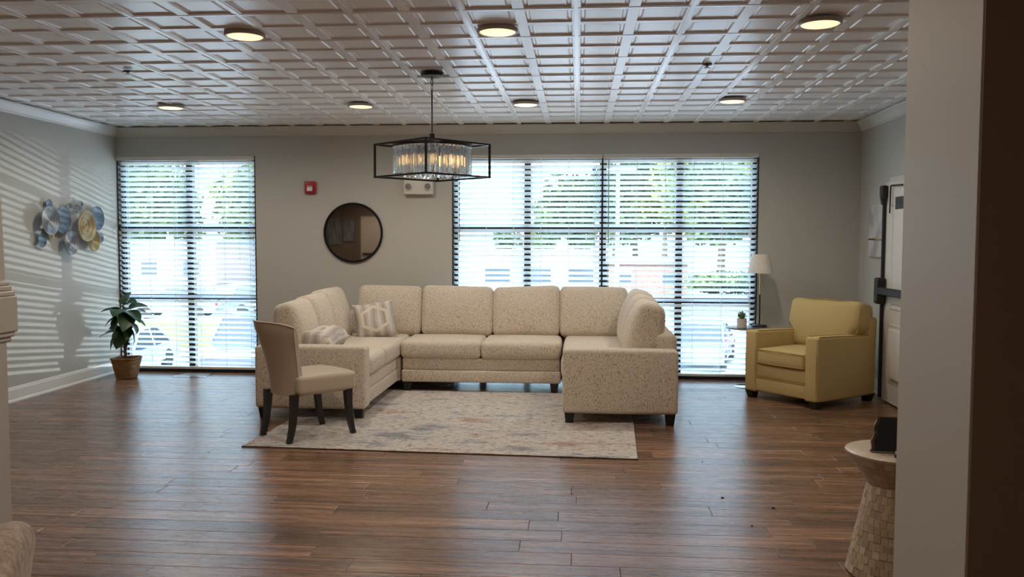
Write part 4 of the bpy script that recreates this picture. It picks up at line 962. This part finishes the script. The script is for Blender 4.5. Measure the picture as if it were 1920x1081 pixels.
# ------------------------------------------------------------------ outdoors (ground lies a storey lower)
G = -2.7
struct(MB().box(-120, 120, 9.4, 180, G - .3, G).build('ground', MT['asphalt']))
struct(MB().box(-120, 120, 46, 59, G, G + .03).build('ground_road', MT['road']))
struct(MB().box(-120, 120, 22.0, 24.5, G, G + .03).build('ground_lane', MT['road']))
gs = MB(); gs.box(-60, -9, 32, 41.5, G, G + .05); o = stuff(gs.build('grass_strip', MT['grass'])); tag(o, 'sunny strip of grass beyond the parked cars', 'grass')
def building(nm, label, x0, x1, y0, y1, h, wall, roofm, wins, base=0.0, par=.25):
    r = thing(nm, label, 'building', ((x0 + x1) / 2, y0, G))
    hw_ = (x1 - x0) / 2
    MB().box(-hw_, hw_, 0, y1 - y0, -.2, h).build('wall', MT[wall], r)
    MB().box(-hw_ - par, hw_ + par, -par, y1 - y0 + par, h, h + .35).build('roof', MT[roofm], r)
    for a, b, c, e in wins:
        w_ = MB().box(a - (x0 + x1) / 2 - .08, b - (x0 + x1) / 2 + .08, -.06, .05, c - .08, e + .08).build('window', MT['white_wall'], r); MB().box(a - (x0 + x1) / 2, b - (x0 + x1) / 2, -.10, -.05, c, e).build('pane', MT['darkglass'], w_)
    return r
building('shop_building', 'low white flat-roofed building across the road, behind the sofa', -8.5, 2.0, 68, 80, 3.0, 'white_wall', 'white_wall', [(-7.5, -5.5, .6, 1.9), (-4.5, -2.2, .6, 1.9), (-.8, 1.2, .6, 1.9)])
building('brick_building', 'low pink brick building beside the white one, behind the sofa corner', 2.4, 8.6, 68, 80, 2.3, 'brick', 'white_wall', [(3.2, 4.2, .8, 1.7), (6.6, 8.2, .8, 1.6)])
building('pink_house', 'pale pink house seen through the narrow left window', -46, -33, 75, 85, 3.6, 'pinkwall', 'roofgrey', [(-44, -42, 1, 2.4), (-40, -38.5, 1, 2.4), (-36, -34.5, 1, 2.4)])
def car(label, x, y, rot, mt, suv=False):
    r = thing('car', label, 'car', (x, y, G), rot)
    L, Wd = 4.5, 1.8; hh = 1.65 if suv else 1.43; bl = .82 if suv else .74
    prof = [(-2.2, .35), (-2.25, .62), (-2.15, bl), (-1.1 if not suv else -1.2, bl + .10), (1.4 if not suv else 2.0, bl + .12), (2.1, bl + .06), (2.25, .7), (2.22, .35)]
    def loft(pr, w0, zsh, w1):
        V = [(px, sy * (w0 if pz < zsh else w1), pz) for sy in (-1, 1) for px, pz in pr]; n = len(pr)
        return V, [tuple(range(n)), tuple(reversed(range(n, 2 * n)))] + [(k, n + k, n + (k + 1) % n, (k + 1) % n) for k in range(n)]
    MB().add(*loft(prof, .90, bl, .84)).build('body', MT[mt], r, False)
    top = [(-1.15, bl + .08), (-.35, hh - .05), (.0, hh - .01), (1.0 if not suv else 1.7, hh - .04), (1.75 if not suv else 2.1, bl + .10)]
    V = []; n = len(top)
    for sy in (-1, 1): V += [(px, sy * (.82 if k in (0, n - 1) else .64), pz) for k, (px, pz) in enumerate(top)]
    MB().add(V, [tuple(range(n)), tuple(reversed(range(n, 2 * n)))] + [(k, n + k, n + (k + 1) % n, (k + 1) % n) for k in range(n)]).build('glass_house', MT['darkglass'], r)
    rf = MB(); rf.rbox(-.36, 1.02 if not suv else 1.72, -.65, .65, hh - .06, hh + .005, .03, 2)
    for sy in (-1, 1):
        for a, b in (((-1.15, .825, bl + .08), (-.33, .65, hh - .04)), ((.42, .83, bl + .10), (.40, .655, hh - .03)), ((1.72 if not suv else 2.1, .825, bl + .10), (1.0 if not suv else 1.7, .65, hh - .04))):
            rf.tube([(a[0], sy * a[1], a[2]), (b[0], sy * b[1], b[2])], .035, 5)
    rf.build('roof', MT[mt], r)
    for sx in (-1.35, 1.35):
        for sy in (-1, 1):
            MB().lathe([(0, -.09), (.30, -.09), (.32, -.05), (.32, .05), (.30, .09), (0, .09)], 18, Tr(sx, sy * .83, .32) @ Rx(radians(90))).build('wheel', MT['tyre'], r, True)
    for sy in (-1, 1):
        MB().rbox(-2.27, -2.15, sy * .62 - .17, sy * .62 + .17, .58, .70, .03, 2).build('headlight', MT['lens'], r, True); MB().rbox(2.16, 2.28, sy * .66 - .14, sy * .66 + .14, .68, .82, .03, 2).build('tail_light', MT['redplastic'], r, True)
    return r
car('light blue car parked outside, between sofa and armchair', 4.2, 29.0, radians(75), 'car_blue')
car('red car parked outside behind the potted succulent', 6.9, 30.5, radians(80), 'car_red')
car('grey SUV parked outside the narrow window, right of its mullion', -10.9, 27.0, radians(100), 'car_grey', True)
car('white car parked outside behind the fig tree', -14.0, 25.0, radians(95), 'car_white')
car('silver SUV parked far outside the narrow window', -21.5, 44.0, radians(8), 'car_silver', True)
car('blue van parked farther off beyond the grey SUV', -17.0, 46.0, radians(170), 'car_blue', True)
car('red hatchback parked outside behind the dining chair', -8.2, 25.5, radians(95), 'car_red')
car('white van parked outside behind the sofa centre', -1.5, 48, radians(4), 'car_white', True)

def crown_mesh(n, rx, rz, name, mat, s0=.28, seed=1):
    rnd = random.Random(seed); V = []; F = []
    blobs = [(Vector((rnd.uniform(-.6, .6) * rx, rnd.uniform(-.6, .6) * rx, rnd.uniform(-.6, .7) * rz)), rnd.uniform(.35, .6)) for _ in range(14)]
    for _ in range(n):
        c, q = rnd.choice(blobs); d = Vector((rnd.gauss(0, 1), rnd.gauss(0, 1), rnd.gauss(0, 1))).normalized() * q * rnd.uniform(.6, 1.0)
        p = c + Vector((d.x * rx, d.y * rx, d.z * rz)); a = Vector((rnd.gauss(0, 1), rnd.gauss(0, 1), rnd.gauss(0, 1))).normalized(); b = a.orthogonal().normalized(); s_ = s0 * rnd.uniform(.6, 1.4); k = len(V)
        V += [p - a * s_, p + b * s_ * .6, p + a * s_, p - b * s_ * .6]; F.append((k, k + 1, k + 2, k + 3))
    return MB().add(V, F).mesh(name, mat)
cm1 = crown_mesh(3200, 4.2, 4.6, 'crown', MT['leafy'], .34, 1); cm2 = crown_mesh(3200, 4.2, 4.6, 'crown', MT['leafy2'], .34, 2)
trk = MB().tube([(0, 0, 0), (.1, 0, 2.5), (0, .1, 6)], [.32, .25, .12], 8).mesh('trunk', MT['bark'], True)
TREES = [(-47, 92, 1.1, 0), (-39, 98, 1.2, 1), (-33, 88, 1.05, 0), (-27.5, 96, 1.2, 1), (-52, 96, 1.2, 0), (-5.2, 118, .62, 1), (-9.5, 112, .5, 0), (-1.0, 98, 1.0, 0), (4.0, 94, 1.12, 0), (9.5, 96, 1.2, 1), (15, 92, 1.18, 0), (20.5, 96, 1.25, 1), (26, 92, 1.1, 0), (7.0, 106, 1.35, 0), (17.5, 106, 1.4, 1)]
TL = ['dark green tree second from the left through the narrow window', 'yellow green tree left of the narrow window mullion', 'dark green tree right of the narrow window mullion', 'yellow green tree at the right side of the narrow window',
      'dark green tree at the far left edge of the narrow window', 'small yellow green tree on the skyline behind the sofa centre', 'small dark green tree low on the skyline below the chandelier', 'dark green tree at the left end of the wide window tree line',
      'dark green tree behind the meeting edge of the two wide blinds', 'yellow green tree beside the utility pole', 'dark green tree right of the utility pole', 'yellow green tree above the hedge at right',
      'dark green tree at the right edge of the wide window', 'tall dark green tree behind the utility pole, farther off', 'tall yellow green tree behind the hedge, farthest right row']
for k, (x, y_, s_, ty) in enumerate(TREES):
    r = thing('tree', TL[k], 'tree', (x, y_, G), k * 1.3, 'trees far left' if x < -20 else 'trees far right'); r.scale = (s_, s_, s_)
    link('crown', cm2 if ty else cm1, r, (0, 0, 7.2)); link('trunk', trk, r)
hm = crown_mesh(3000, 3.0, .95, 'foliage', MT['leafy'], .16, 6)
for k, x in enumerate((10.6, 14.2, 17.6)):
    o = link('hedge', hm, None, (x, 60, G + 1.05)); tag(o, ['left', 'middle', 'right'][k] + ' clipped hedge section beyond the parked cars at right', 'hedge', 'hedge sections at the road')
r = thing('utility_pole', 'pale utility pole outside, right of the wide window centre', 'pole', (2.35, 52, G))
MB().tube([(0, 0, 0), (0, 0, 9.5)], [.16, .11], 10).build('post', MT['polewood'], r, True); MB().box(-1.1, 1.1, -.06, .06, 8.4, 8.55).build('crossarm', MT['polewood'], r)
wr = MB()
for k, zz in enumerate((8.5, 8.0, 7.3)): wr.tube([(0, 0, zz), (9, 2, zz - 2.2), (20, 4, zz - 4.0)], .025, 4)
wr.build('wire', MT['black'], r)
bpy.context.view_layer.update()
